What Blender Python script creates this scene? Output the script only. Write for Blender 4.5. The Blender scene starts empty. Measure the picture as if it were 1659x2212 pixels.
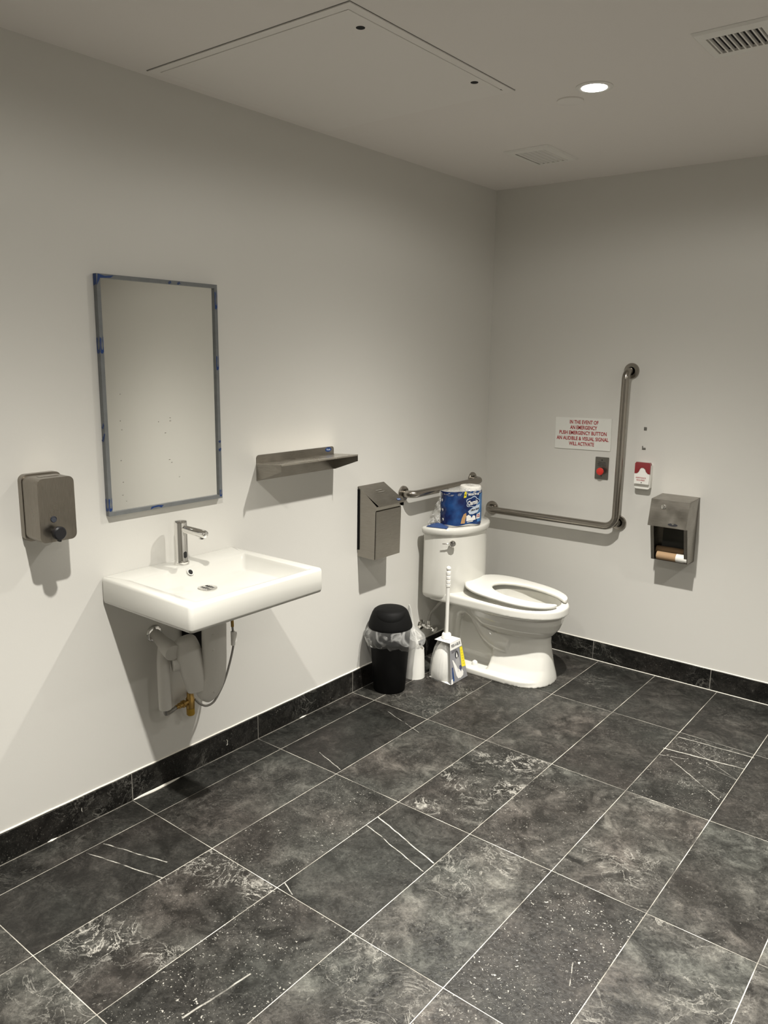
import bpy, bmesh, math, random
from mathutils import Vector, Matrix, noise as mnoise
random.seed(7)
PI = math.pi
sc = bpy.context.scene
COL = sc.collection
H = 2.461
WX, WY = -0.010, 0.010          # left wall plane, back wall plane
RX, FY = 3.95, -4.90            # unseen right wall, front wall
HB = 0.1033                     # baseboard height
TW, TL, TA, TE = 0.305, 0.6092, 0.1346, 0.546

# ------------------------------------------------------------------ materials
def newmat(name):
    m = bpy.data.materials.new(name); m.use_nodes = True
    nt = m.node_tree; b = nt.nodes['Principled BSDF']
    return m, nt, b

def lin(c):
    return tuple(((v/255)/12.92 if v/255 <= 0.04045 else ((v/255+0.055)/1.055)**2.4) for v in c)

def simple(name, col, rough=0.5, metal=0.0, bump=0.0, bscale=80, var=0.0, vscale=6, coat=0.0, spec=0.5):
    m, nt, b = newmat(name)
    b.inputs['Base Color'].default_value = (*col, 1)
    b.inputs['Roughness'].default_value = rough
    b.inputs['Metallic'].default_value = metal
    b.inputs['Specular IOR Level'].default_value = spec
    if coat: b.inputs['Coat Weight'].default_value = coat; b.inputs['Coat Roughness'].default_value = 0.05
    tc = nt.nodes.new('ShaderNodeTexCoord')
    if var:
        n = nt.nodes.new('ShaderNodeTexNoise'); n.inputs['Scale'].default_value = vscale; n.inputs['Detail'].default_value = 6
        nt.links.new(tc.outputs['Object'], n.inputs['Vector'])
        mr = nt.nodes.new('ShaderNodeMapRange'); mr.inputs[1].default_value = .3; mr.inputs[2].default_value = .7
        mr.inputs[3].default_value = 1-var; mr.inputs[4].default_value = 1+var
        nt.links.new(n.outputs[0], mr.inputs[0])
        mx = nt.nodes.new('ShaderNodeVectorMath'); mx.operation = 'SCALE'; mx.inputs[0].default_value = col
        nt.links.new(mr.outputs[0], mx.inputs['Scale']); nt.links.new(mx.outputs[0], b.inputs['Base Color'])
    if bump:
        n = nt.nodes.new('ShaderNodeTexNoise'); n.inputs['Scale'].default_value = bscale; n.inputs['Detail'].default_value = 3
        nt.links.new(tc.outputs['Object'], n.inputs['Vector'])
        bp = nt.nodes.new('ShaderNodeBump'); bp.inputs['Strength'].default_value = bump; bp.inputs['Distance'].default_value = 0.002
        nt.links.new(n.outputs[0], bp.inputs['Height']); nt.links.new(bp.outputs[0], b.inputs['Normal'])
    return m

def brushed(name, col, rough=0.34, stretch=(4, 4, 160), var=.12, smudge=.25):
    m, nt, b = newmat(name)
    b.inputs['Metallic'].default_value = 1.0
    tc = nt.nodes.new('ShaderNodeTexCoord')
    mp = nt.nodes.new('ShaderNodeMapping'); mp.inputs['Scale'].default_value = stretch
    nt.links.new(tc.outputs['Object'], mp.inputs['Vector'])
    n = nt.nodes.new('ShaderNodeTexNoise'); n.inputs['Scale'].default_value = 6; n.inputs['Detail'].default_value = 4
    nt.links.new(mp.outputs[0], n.inputs['Vector'])
    n2 = nt.nodes.new('ShaderNodeTexNoise'); n2.inputs['Scale'].default_value = 14; n2.inputs['Detail'].default_value = 5
    nt.links.new(tc.outputs['Object'], n2.inputs['Vector'])
    mr = nt.nodes.new('ShaderNodeMapRange'); mr.inputs[1].default_value = .3; mr.inputs[2].default_value = .7
    mr.inputs[3].default_value = 1-var; mr.inputs[4].default_value = 1+var
    nt.links.new(n.outputs[0], mr.inputs[0])
    mx = nt.nodes.new('ShaderNodeVectorMath'); mx.operation = 'SCALE'; mx.inputs[0].default_value = col
    nt.links.new(mr.outputs[0], mx.inputs['Scale']); nt.links.new(mx.outputs[0], b.inputs['Base Color'])
    m2 = nt.nodes.new('ShaderNodeMapRange'); m2.inputs[1].default_value = .3; m2.inputs[2].default_value = .7
    m2.inputs[3].default_value = rough*(1-smudge); m2.inputs[4].default_value = rough*(1+smudge)
    nt.links.new(n2.outputs[0], m2.inputs[0]); nt.links.new(m2.outputs[0], b.inputs['Roughness'])
    return m

def film(name, tint=(1, 1, 1), dens=0.22, rough=.12, scale=16, crease=.5):
    """thin clear plastic: see-through, glossy, whitish only along its creases"""
    m, nt, b = newmat(name); N = nt.nodes; L = nt.links
    out = N['Material Output']
    tr = N.new('ShaderNodeBsdfTransparent'); tr.inputs[0].default_value = (*tint, 1)
    b.inputs['Base Color'].default_value = (.75, .75, .73, 1); b.inputs['Roughness'].default_value = rough
    b.inputs['Specular IOR Level'].default_value = .9
    tc = N.new('ShaderNodeTexCoord')
    n = N.new('ShaderNodeTexNoise'); n.inputs['Scale'].default_value = scale; n.inputs['Detail'].default_value = 3
    n.inputs['Distortion'].default_value = 1.0
    L.new(tc.outputs['Object'], n.inputs['Vector'])
    def mth(op, a, c):
        q = N.new('ShaderNodeMath'); q.operation = op
        for i, v in enumerate((a, c)):
            if isinstance(v, (int, float)): q.inputs[i].default_value = v
            elif v is not None: L.new(v, q.inputs[i])
        return q.outputs[0]
    rd = mth('ABSOLUTE', mth('SUBTRACT', n.outputs[0], .5), None)
    mr = N.new('ShaderNodeMapRange'); mr.inputs[1].default_value = 0; mr.inputs[2].default_value = .05
    mr.inputs[3].default_value = crease; mr.inputs[4].default_value = 0
    L.new(rd, mr.inputs[0])
    lw = N.new('ShaderNodeLayerWeight'); lw.inputs[0].default_value = .35
    f = mth('MINIMUM', mth('ADD', mth('ADD', mr.outputs[0], dens), mth('MULTIPLY', lw.outputs['Facing'], .35)), 1.0)
    bp = N.new('ShaderNodeBump'); bp.inputs['Strength'].default_value = .5; bp.inputs['Distance'].default_value = .01
    L.new(n.outputs[0], bp.inputs['Height']); L.new(bp.outputs[0], b.inputs['Normal'])
    mx = N.new('ShaderNodeMixShader')
    L.new(f, mx.inputs[0]); L.new(tr.outputs[0], mx.inputs[1]); L.new(b.outputs[0], mx.inputs[2])
    L.new(mx.outputs[0], out.inputs['Surface'])
    return m

M = {}
M['wall'] = simple('wall_paint', (.64, .628, .592), .42, bump=.06, bscale=140, spec=.35)
M['ceiling'] = simple('ceiling_paint', (.74, .705, .67), .7, bump=.05, bscale=120)
M['panel'] = simple('panel_paint', (.75, .72, .685), .6, bump=.04, bscale=120)
M['vent'] = simple('vent_enamel', (.74, .72, .68), .5)
M['dark'] = simple('dark_void', (.010, .010, .010), .9)
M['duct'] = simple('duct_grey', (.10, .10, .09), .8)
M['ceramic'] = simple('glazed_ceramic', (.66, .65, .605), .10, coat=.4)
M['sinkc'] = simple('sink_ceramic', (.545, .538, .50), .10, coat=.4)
M['seat'] = simple('seat_plastic', (.71, .70, .655), .22)
M['chrome'] = simple('chrome', (.80, .79, .77), .06, metal=1)
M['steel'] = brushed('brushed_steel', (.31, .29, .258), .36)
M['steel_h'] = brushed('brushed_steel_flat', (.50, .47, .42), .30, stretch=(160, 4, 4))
M['steel_bar'] = brushed('satin_steel_bar', (.34, .315, .28), .25, stretch=(3, 3, 3), var=.03, smudge=.08)
M['steel_soap'] = brushed('satin_steel_soap', (.275, .25, .215), .33, stretch=(120, 120, 6))
M['mirror'] = simple('mirror_glass', (.96, .96, .93), .015, metal=1)
M['film_frame'] = simple('protective_film_grey', (.15, .158, .16), .4, var=.1, vscale=30)
M['blue'] = simple('printed_blue', (.006, .035, .15), .35)
M['black'] = simple('black_plastic', (.0045, .0045, .0045), .62, bump=.05, bscale=300, spec=.12)
M['blacksoft'] = simple('black_knob', (.010, .010, .012), .35)
M['foam'] = simple('vinyl_cover_grey', (.56, .545, .51), .6, bump=.25, bscale=90)
M['brass'] = simple('brass', (.42, .27, .09), .3, metal=1)
M['yellowbrass'] = simple('yellow_cap', (.42, .25, .015), .4)
M['braid'] = simple('braided_hose', (.33, .32, .30), .35, metal=1, bump=.6, bscale=900)
M['white'] = simple('white_plastic', (.80, .79, .75), .3)
M['whitesign'] = simple('sign_white', (.74, .74, .70), .35)
M['red'] = simple('sign_red', (.36, .012, .018), .4)
M['redbtn'] = simple('button_red', (.62, .035, .025), .3)
M['lens'] = simple('red_lens', (.22, .006, .012), .12, coat=.6)
M['plate'] = brushed('plate_steel', (.22, .21, .19), .4)
M['cardb'] = simple('cardboard_core', (.36, .235, .13), .8, bump=.2, bscale=60)
M['cardg'] = simple('grey_card', (.23, .23, .245), .5)
M['cardw'] = simple('white_card', (.78, .77, .74), .5)
M['yellow'] = simple('yellow_print', (.80, .68, .02), .5)
M['ink'] = simple('black_ink', (.015, .015, .02), .5)
M['navy'] = simple('navy_print', (.006, .016, .09), .25, var=.4, vscale=18)
_m = M['navy']; _n = _m.node_tree.nodes; _l = _m.node_tree.links
_c = _n.new('ShaderNodeTexCoord'); _t = _n.new('ShaderNodeTexNoise'); _t.inputs['Scale'].default_value = 13; _t.inputs['Detail'].default_value = 7
_r = _n.new('ShaderNodeValToRGB'); _r.color_ramp.elements[0].position = .42; _r.color_ramp.elements[0].color = (.004, .012, .075, 1)
_r.color_ramp.elements[1].position = .74; _r.color_ramp.elements[1].color = (.018, .085, .27, 1)
_l.new(_c.outputs['Object'], _t.inputs['Vector']); _l.new(_t.outputs[0], _r.inputs[0]); _l.new(_r.outputs[0], _n['Principled BSDF'].inputs['Base Color'])
M['skyprint'] = simple('light_blue_print', (.04, .15, .36), .3, var=.3, vscale=20)
M['paper'] = simple('tissue_paper', (.83, .81, .76), .9, bump=.3, bscale=150)
M['paleprint'] = simple('pale_blue_print', (.50, .57, .66), .3)
M['film'] = film('clear_film', dens=.16, scale=26, crease=.35)
M['bag'] = film('bin_liner', dens=.03, scale=9, crease=.22)
M['shell'] = film('clear_plastic_shell', dens=.10, rough=.08, scale=5, crease=.05)
M['screw'] = simple('dark_screw', (.02, .02, .02), .5)
M['caulk'] = simple('white_caulk', (.78, .75, .68), .6, bump=.3, bscale=60)
M['anchor'] = simple('grey_anchor', (.13, .125, .11), .6)

m, nt, b = newmat('lamp_diffuser')
b.inputs['Emission Color'].default_value = (1, .98, .94, 1); b.inputs['Emission Strength'].default_value = 14
M['lampglow'] = m

# ---- stone tile
FEATURES = [  # thin white straight veins (x0,y0,x1,y1) in floor coordinates
  (0.1481,-2.5844,0.3851,-2.5120,0.004,0.8),
 (0.1472,-2.6475,0.4420,-2.5677,0.004,0.8),
 (0.2752,-1.6833,0.4301,-1.7300,0.0035,0.7),
 (0.7466,-1.9495,1.0433,-2.0282,0.004,0.8),
 (0.7477,-1.8871,1.0455,-1.9741,0.005,0.95),
 (0.7468,-2.3439,0.8018,-2.3670,0.004,0.8),
 (1.3665,-0.5941,1.6661,-0.5757,0.005,0.9),
 (1.3515,-0.7340,1.6571,-0.6980,0.007,1),
 (1.3589,-0.7987,1.4838,-0.7577,0.004,0.7),
 (1.4838,-0.7577,1.6583,-0.8056,0.003,0.5),
 (1.4058,-0.8086,1.6472,-0.9916,0.004,0.8),
 (1.4044,-0.6322,1.6590,-0.8050,0.003,0.5),
 (0.9383,-2.6587,0.9264,-2.7569,0.006,0.7),
 (0.9264,-2.7569,0.9164,-2.8566,0.006,0.7),
 (1.6049,-2.1615,1.5776,-2.0815,0.003,0.5),
 (0.2473,-1.2055,0.4850,-1.2812,0.003,0.6),

]
def stone(name, use_attr=True, dark=1.0):
    m, nt, b = newmat(name)
    N = nt.nodes; L = nt.links
    tc = N.new('ShaderNodeTexCoord')
    def math_(op, a, b_=None, c=None, clamp=False):
        n = N.new('ShaderNodeMath'); n.operation = op; n.use_clamp = clamp
        for i, v in enumerate((a, b_, c)):
            if v is None: continue
            if isinstance(v, (int, float)): n.inputs[i].default_value = v
            else: L.new(v, n.inputs[i])
        return n.outputs[0]
    def vm(op, a, b_=None):
        n = N.new('ShaderNodeVectorMath'); n.operation = op
        for i, v in enumerate((a, b_)):
            if v is None: continue
            if isinstance(v, (tuple, list)): n.inputs[i].default_value = v
            else: L.new(v, n.inputs[i])
        return n
    def attr(nm):
        n = N.new('ShaderNodeAttribute'); n.attribute_name = nm; return n
    P = tc.outputs['Object']
    if use_attr:
        off = attr('toff').outputs['Vector']; typ = attr('ttype').outputs['Color']
        sp = N.new('ShaderNodeSeparateColor'); L.new(typ, sp.inputs[0])
        vein, speck, cloud = sp.outputs[0], sp.outputs[1], sp.outputs[2]
        base = attr('tbase').outputs['Fac']
        Q = vm('ADD', P, off).outputs[0]
    else:
        Q = P
        v = N.new('ShaderNodeValue'); v.outputs[0].default_value = .35; vein = v.outputs[0]
        v = N.new('ShaderNodeValue'); v.outputs[0].default_value = .25; speck = v.outputs[0]
        v = N.new('ShaderNodeValue'); v.outputs[0].default_value = .4; cloud = v.outputs[0]
        v = N.new('ShaderNodeValue'); v.outputs[0].default_value = dark; base = v.outputs[0]
    def noise(scale, det=5, rough=.55, dist=0, vec=None):
        n = N.new('ShaderNodeTexNoise'); n.inputs['Scale'].default_value = scale; n.inputs['Detail'].default_value = det
        n.inputs['Roughness'].default_value = rough; n.inputs['Distortion'].default_value = dist
        L.new(vec or Q, n.inputs['Vector']); return n.outputs[0]
    def rng(v, a, b_, c=0., d=1.):
        n = N.new('ShaderNodeMapRange'); n.inputs[1].default_value = a; n.inputs[2].default_value = b_
        n.inputs[3].default_value = c; n.inputs[4].default_value = d; L.new(v, n.inputs[0]); return n.outputs[0]
    big = rng(noise(3.2, 3, .55, .6), .36, .66)
    mid = rng(noise(11, 8, .68, .9), .36, .68)
    fine = rng(noise(75, 5, .75, .9), .38, .66)
    grain = rng(noise(420, 2, .6), .3, .7, .82, 1.18)
    # cloudiness value
    v1 = math_('MULTIPLY', big, cloud)
    v2 = math_('MULTIPLY', math_('MULTIPLY', mid, fine), math_('ADD', cloud, .25))
    patch = rng(noise(5.5, 6, .62, 1.2), .45, .66)
    v3 = math_('MULTIPLY', math_('MULTIPLY', patch, mid), cloud)
    lum = math_('ADD', math_('MULTIPLY', v1, .022), math_('ADD', math_('MULTIPLY', v2, .10), math_('MULTIPLY', v3, .135)))
    lum = math_('MULTIPLY', math_('ADD', lum, .0125), .58)
    lum = math_('MULTIPLY', math_('MULTIPLY', lum, grain), base)
    # ridged white veins
    r = noise(7, 6, .62, 1.6)
    rid = math_('ABSOLUTE', math_('SUBTRACT', r, .5))
    rid = rng(rid, 0, .016, 1, 0)
    r2 = math_('ABSOLUTE', math_('SUBTRACT', noise(16, 4, .6, 1.2), .5)); rid2 = rng(r2, 0, .012, .6, 0)
    mask = rng(noise(4.5, 3, .5, .3), .46, .62)
    vv = math_('MULTIPLY', math_('MAXIMUM', rid, rid2), math_('MULTIPLY', mask, vein))
    blot = rng(noise(8, 6, .62, 1.8), .57, .68)
    vv = math_('MAXIMUM', vv, math_('MULTIPLY', math_('MULTIPLY', blot, mask), math_('MULTIPLY', vein, vein)))
    vv = math_('MULTIPLY', vv, rng(noise(120, 3, .7), .3, .6, .25, 1))
    # specks
    vo = N.new('ShaderNodeTexVoronoi'); vo.inputs['Scale'].default_value = 110; Qd_ = N.new('ShaderNodeTexNoise'); Qd_.inputs['Scale'].default_value = 90; L.new(Q, Qd_.inputs['Vector']); Qs_ = vm('SCALE', Qd_.outputs['Color']); Qs_.inputs['Scale'].default_value = .022; QD = vm('ADD', Q, Qs_.outputs[0]).outputs[0]; L.new(QD, vo.inputs['Vector'])
    rs = N.new('ShaderNodeSeparateColor'); L.new(vo.outputs['Color'], rs.inputs[0])
    thr = math_('MULTIPLY', math_('SUBTRACT', rs.outputs[0], .70), 1.15)
    sv = math_('LESS_THAN', vo.outputs['Distance'], thr)
    vo2 = N.new('ShaderNodeTexVoronoi'); vo2.inputs['Scale'].default_value = 260; L.new(Q, vo2.inputs['Vector'])
    rs2 = N.new('ShaderNodeSeparateColor'); L.new(vo2.outputs['Color'], rs2.inputs[0])
    sv2 = math_('LESS_THAN', vo2.outputs['Distance'], math_('MULTIPLY', math_('SUBTRACT', rs2.outputs[0], .74), 1.5))
    sm = math_('MULTIPLY', math_('MAXIMUM', sv, math_('MULTIPLY', sv2, .6)), math_('MULTIPLY', speck, rng(noise(8, 3), .32, .58)))
    white = math_('MAXIMUM', math_('MULTIPLY', vv, .9), math_('MULTIPLY', sm, .6))
    if use_attr:
        wob = N.new('ShaderNodeTexNoise'); wob.inputs['Scale'].default_value = 14; wob.inputs['Detail'].default_value = 3
        L.new(P, wob.inputs['Vector'])
        wv = vm('SUBTRACT', wob.outputs['Color'], (.5, .5, .5)); ws = vm('SCALE', wv.outputs[0]); ws.inputs['Scale'].default_value = .012
        PW = vm('ADD', P, ws.outputs[0]).outputs[0]
        acc = None
        for (ax, ay, bx, by, wd, st) in FEATURES:
            ba = (bx-ax, by-ay, 0); l2 = ba[0]**2+ba[1]**2
            pa = vm('SUBTRACT', PW, (ax, ay, 0)).outputs[0]
            d = vm('DOT_PRODUCT', pa, ba).outputs['Value']
            h = math_('DIVIDE', d, l2, clamp=True)
            sc_ = vm('SCALE', ba); L.new(h, sc_.inputs['Scale'])
            dist = vm('LENGTH', vm('SUBTRACT', pa, sc_.outputs[0]).outputs[0]).outputs['Value']
            k = rng(dist, wd*.12, wd*.62, st, 0)
            acc = k if acc is None else math_('MAXIMUM', acc, k)
        acc = math_('MULTIPLY', acc, rng(noise(60, 3, .7), .3, .6, .45, 1))
        white = math_('MAXIMUM', white, acc)
    tint = N.new('ShaderNodeMix'); tint.data_type = 'RGBA'
    L.new(rng(noise(2.3, 2), .35, .65), tint.inputs['Factor'])
    tint.inputs['A'].default_value = (1.12, .99, .87, 1); tint.inputs['B'].default_value = (.99, 1.0, .88, 1)
    cs = vm('SCALE', tint.outputs['Result']); L.new(lum, cs.inputs['Scale'])
    mx = N.new('ShaderNodeMix'); mx.data_type = 'RGBA'
    L.new(white, mx.inputs['Factor']); L.new(cs.outputs[0], mx.inputs['A']); mx.inputs['B'].default_value = (.52, .50, .45, 1)
    L.new(mx.outputs['Result'], b.inputs['Base Color'])
    L.new(rng(mid, 0, 1, .34, .52), b.inputs['Roughness'])
    b.inputs['Specular IOR Level'].default_value = .28
    bp = N.new('ShaderNodeBump'); bp.inputs['Strength'].default_value = .25; bp.inputs['Distance'].default_value = .002
    L.new(math_('ADD', fine, mid), bp.inputs['Height']); L.new(bp.outputs[0], b.inputs['Normal'])
    return m
M['tile'] = stone('slate_tile')
M['base'] = stone('slate_skirting', False, .52)
M['grout'] = simple('grout', (.34, .32, .28), .85, var=.75, vscale=7)
M['groutd'] = simple('grout_dark', (.20, .19, .17), .85, var=.5, vscale=9)

# ------------------------------------------------------------------ mesh helpers
def root_loc(o):
    v = Vector((0, 0, 0))
    while o is not None:
        v += o.location; o = o.parent
    return v

def obj(name, bm, mat, parent=None, smooth=True, loc=None, angle=40):
    """bm is in world coordinates"""
    bmesh.ops.recalc_face_normals(bm, faces=bm.faces)
    base = root_loc(parent) if parent else Vector(loc or (0, 0, 0))
    bmesh.ops.translate(bm, verts=bm.verts, vec=-base)
    me = bpy.data.meshes.new(name); bm.to_mesh(me); bm.free()
    mats = mat if isinstance(mat, (list, tuple)) else [mat]
    for m_ in mats: me.materials.append(m_)
    if smooth and len(me.polygons):
        me.polygons.foreach_set('use_smooth', [True]*len(me.polygons))
        me.set_sharp_from_angle(angle=math.radians(angle))
    o = bpy.data.objects.new(name, me); COL.objects.link(o)
    if parent: o.parent = parent
    elif loc: o.location = loc
    return o

def thing(name, label, cat, loc, group=None):
    o = bpy.data.objects.new(name, None); COL.objects.link(o); o.location = loc; o.empty_display_size = .05
    o['label'] = label; o['category'] = cat
    if group: o['group'] = group
    return o

def tag(o, label, cat, group=None):
    o['label'] = label; o['category'] = cat
    if group: o['group'] = group
    return o

def struct(o):
    o['kind'] = 'structure'; return o

def box(bm, x0, x1, y0, y1, z0, z1, bev=0, seg=2):
    vs = [bm.verts.new((x, y, z)) for x in (x0, x1) for y in (y0, y1) for z in (z0, z1)]
    fs = [(0,1,3,2),(4,6,7,5),(0,4,5,1),(2,3,7,6),(0,2,6,4),(1,5,7,3)]
    faces = [bm.faces.new([vs[i] for i in f]) for f in fs]
    if bev:
        es = list({e for f in faces for e in f.edges})
        bmesh.ops.bevel(bm, geom=es, offset=bev, segments=seg, affect='EDGES', profile=.5)
    return vs

def bevel_all(bm, off, seg=2, ang=30):
    es = [e for e in bm.edges if len(e.link_faces) == 2 and e.calc_face_angle(0) > math.radians(ang)]
    bmesh.ops.bevel(bm, geom=es, offset=off, segments=seg, affect='EDGES', profile=.5, clamp_overlap=True)

def loft(bm, rings, cap0=True, cap1=True, closed=True):
    R = [[bm.verts.new(p) for p in r] for r in rings]
    n = len(R[0])
    for a, b_ in zip(R, R[1:]):
        for i in range(n if closed else n-1):
            j = (i+1) % n
            bm.faces.new((a[i], a[j], b_[j], b_[i]))
    if cap0: bm.faces.new(list(reversed(R[0])))
    if cap1: bm.faces.new(R[-1])
    return R

def frame_path(pts):
    pts = [Vector(p) for p in pts]
    T = []
    for i in range(len(pts)):
        a = pts[max(i-1, 0)]; b_ = pts[min(i+1, len(pts)-1)]
        T.append((b_-a).normalized())
    up = Vector((0, 0, 1)) if abs(T[0].z) < .9 else Vector((1, 0, 0))
    n = T[0].cross(up).normalized(); out = []
    for t in T:
        n = (n - t*n.dot(t)).normalized()
        out.append((n, t.cross(n)))
    return pts, out

def tube(bm, pts, r, seg=16, cap=True):
    pts, fr = frame_path(pts)
    rr = r if isinstance(r, (list, tuple)) else [r]*len(pts)
    rings = []
    for p, (n, b_), q in zip(pts, fr, rr):
        rings.append([p + (n*math.cos(2*PI*k/seg) + b_*math.sin(2*PI*k/seg))*q for k in range(seg)])
    return loft(bm, rings, cap, cap)

def smooth_path(pts, n=8):
    P = [Vector(p) for p in pts]; P = [P[0]*2-P[1]] + P + [P[-1]*2-P[-2]]
    out = []
    for i in range(1, len(P)-2):
        for k in range(n):
            t = k/n
            out.append(.5*((2*P[i]) + (-P[i-1]+P[i+1])*t + (2*P[i-1]-5*P[i]+4*P[i+1]-P[i+2])*t*t + (-P[i-1]+3*P[i]-3*P[i+1]+P[i+2])*t**3))
    out.append(P[-2]); return out

def bend_path(pts, r, n=8):
    """polyline with rounded corners of radius r"""
    P = [Vector(p) for p in pts]; out = [P[0]]
    for i in range(1, len(P)-1):
        a = (P[i-1]-P[i]).normalized(); b_ = (P[i+1]-P[i]).normalized()
        rad = r[i-1] if isinstance(r, (list, tuple)) else r
        ang = a.angle(b_); d = rad/math.tan(ang/2)
        c = P[i] + (a+b_).normalized()*(rad/math.sin(ang/2))
        s = P[i]+a*d; e = P[i]+b_*d
        u = (s-c); w = (e-c); tot = u.angle(w)
        for k in range(n+1):
            t = k/n
            out.append(c + (u*math.sin((1-t)*tot) + w*math.sin(t*tot))/math.sin(tot))
    out.append(P[-1]); return out

def lathe(bm, prof, c, axis='z', seg=40, cap0=False, cap1=False):
    c = Vector(c)
    if axis == 'z': A, U, V = Vector((0,0,1)), Vector((1,0,0)), Vector((0,1,0))
    elif axis == 'x': A, U, V = Vector((1,0,0)), Vector((0,1,0)), Vector((0,0,1))
    elif axis == '-y': A, U, V = Vector((0,-1,0)), Vector((1,0,0)), Vector((0,0,1))
    elif axis == 'y': A, U, V = Vector((0,1,0)), Vector((0,0,1)), Vector((1,0,0))
    else:
        A = Vector(axis).normalized(); U = A.orthogonal().normalized(); V = A.cross(U)
    rings = []
    for r, h in prof:
        r = max(r, 1e-5)
        rings.append([c + A*h + U*(r*math.cos(2*PI*k/seg)) + V*(r*math.sin(2*PI*k/seg)) for k in range(seg)])
    loft(bm, rings, cap0, cap1)

def prism(bm, outline, fn, d0, d1, bev=0):
    """outline 2D polygon; fn(u,v,d)->3D"""
    a = [bm.verts.new(fn(u, v, d0)) for u, v in outline]; b_ = [bm.verts.new(fn(u, v, d1)) for u, v in outline]
    n = len(a); fs = []
    for i in range(n):
        j = (i+1) % n; fs.append(bm.faces.new((a[i], a[j], b_[j], b_[i])))
    fs.append(bm.faces.new(list(reversed(a)))); fs.append(bm.faces.new(b_))
    if bev:
        bmesh.ops.bevel(bm, geom=list({e for f in fs for e in f.edges}), offset=bev, segments=2, affect='EDGES', profile=.5)

def rrect(w, h, r, n=5, cx=0, cy=0):
    out = []
    for sx, sy, a0 in ((1, 1, 0), (-1, 1, 90), (-1, -1, 180), (1, -1, 270)):
        for k in range(n+1):
            a = math.radians(a0+90*k/n)
            out.append((cx+sx*(w/2-r)+r*math.cos(a), cy+sy*(h/2-r)+r*math.sin(a)))
    return out

def ellipse(w, h, n=32, cx=0, cy=0):
    return [(cx+w/2*math.cos(2*PI*k/n), cy+h/2*math.sin(2*PI*k/n)) for k in range(n)]

def NEW(): return bmesh.new()

def text_bm(s, size, sx=1.0, off=0.0, align='CENTER', ext=.0004, shear=0):
    cu = bpy.data.curves.new('t', 'FONT'); cu.body = s; cu.size = size; cu.align_x = align; cu.align_y = 'CENTER'
    cu.offset = off; cu.extrude = ext; cu.resolution_u = 3; cu.shear = shear
    ob = bpy.data.objects.new('t', cu); COL.objects.link(ob)
    bpy.context.view_layer.update()
    me = bpy.data.meshes.new_from_object(ob.evaluated_get(bpy.context.evaluated_depsgraph_get()))
    bpy.data.objects.remove(ob); bpy.data.curves.remove(cu)
    bm = NEW(); bm.from_mesh(me); bpy.data.meshes.remove(me)
    for v in bm.verts: v.co.x *= sx
    return bm

def map_bm(bm, fn):
    for v in bm.verts: v.co = fn(v.co.x, v.co.y, v.co.z)
    return bm

def join_bm(dst, src):
    me = bpy.data.meshes.new('j'); src.to_mesh(me); src.free(); dst.from_mesh(me); bpy.data.meshes.remove(me)

def quad_frame(origin, right, up, normal, rot=0):
    o, r, u, n = map(Vector, (origin, right, up, normal))
    c, s = math.cos(rot), math.sin(rot)
    r2 = r*c+u*s; u2 = -r*s+u*c
    return lambda x, y, z: o + r2*x + u2*y + n*z

# ------------------------------------------------------------------ room shell
bm = NEW(); box(bm, -.13, WX, FY-.12, WY+.12, -.1, H+.1); struct(obj('wall_left', bm, M['wall'], smooth=False))
bm = NEW(); box(bm, WX, RX+.12, WY, WY+.12, -.1, H+.1); struct(obj('wall_back', bm, M['wall'], smooth=False))
bm = NEW(); box(bm, RX, RX+.12, FY-.12, WY, -.1, H+.1); struct(obj('wall_right', bm, M['wall'], smooth=False))
bm = NEW(); box(bm, WX, RX, FY-.12, FY, -.1, H+.1); struct(obj('wall_front', bm, M['wall'], smooth=False))
bm = NEW(); box(bm, WX, RX, FY, WY, H, H+.1); struct(obj('ceiling', bm, M['ceiling'], smooth=False))

# floor: tiles with grout
xs = [0.0, TA]; 
while xs[-1] < RX: xs.append(xs[-1]+TW)
ys = [0.0, -TE]
while ys[-1] > FY: ys.append(ys[-1]-TL)
g = .0009
spec = {  # (column,row): vein, speck, cloud, base
 (3,2):(1,.5,.6,.85), (2,4):(.9,.35,.55,.9), (3,4):(.1,1,.5,.9), (3,3):(0,.12,.25,1.15), (1,4):(.05,.05,.25,.85),
 (2,3):(.05,.55,.6,1.0), (1,3):(.1,.12,.6,.95), (1,2):(0,.05,.2,.85), (2,2):(.1,.15,.9,.95), (4,2):(.05,.5,.6,1.1),
 (4,3):(.45,.3,1,.95), (5,3):(.05,1,.35,.85), (5,2):(.45,.25,1,.95), (5,1):(.25,.9,.45,.85), (6,1):(.1,.15,.35,.85),
 (3,1):(.05,.1,.8,1.0), (2,1):(.1,.2,.8,.85), (4,1):(.1,.15,.55,.85), (4,0):(.05,.1,.5,.8), (5,0):(.1,.1,.6,.75), (6,0):(.1,.1,.5,.7),
 (6,2):(.15,.2,.7,1.0), (6,3):(.35,.1,1,.85), (4,4):(.5,.5,.9,1.0), (2,5):(.4,.4,1.0,.95), (1,5):(.3,.3,.8,.9), (5,4):(.4,.6,.8,.9), (7,2):(.3,.1,.9,.9),
 (0,3):(.1,.1,.4,.85), (0,4):(.1,.1,.4,.8), (0,2):(.1,.1,.4,.8), (0,1):(.1,.1,.5,.75), (3,0):(.25,.1,.5,.7)}
bm = NEW()
lo = bm.faces.layers.float_vector.new('toff'); lt = bm.faces.layers.float_vector.new('ttype'); lb = bm.faces.layers.float.new('tbase')
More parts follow.
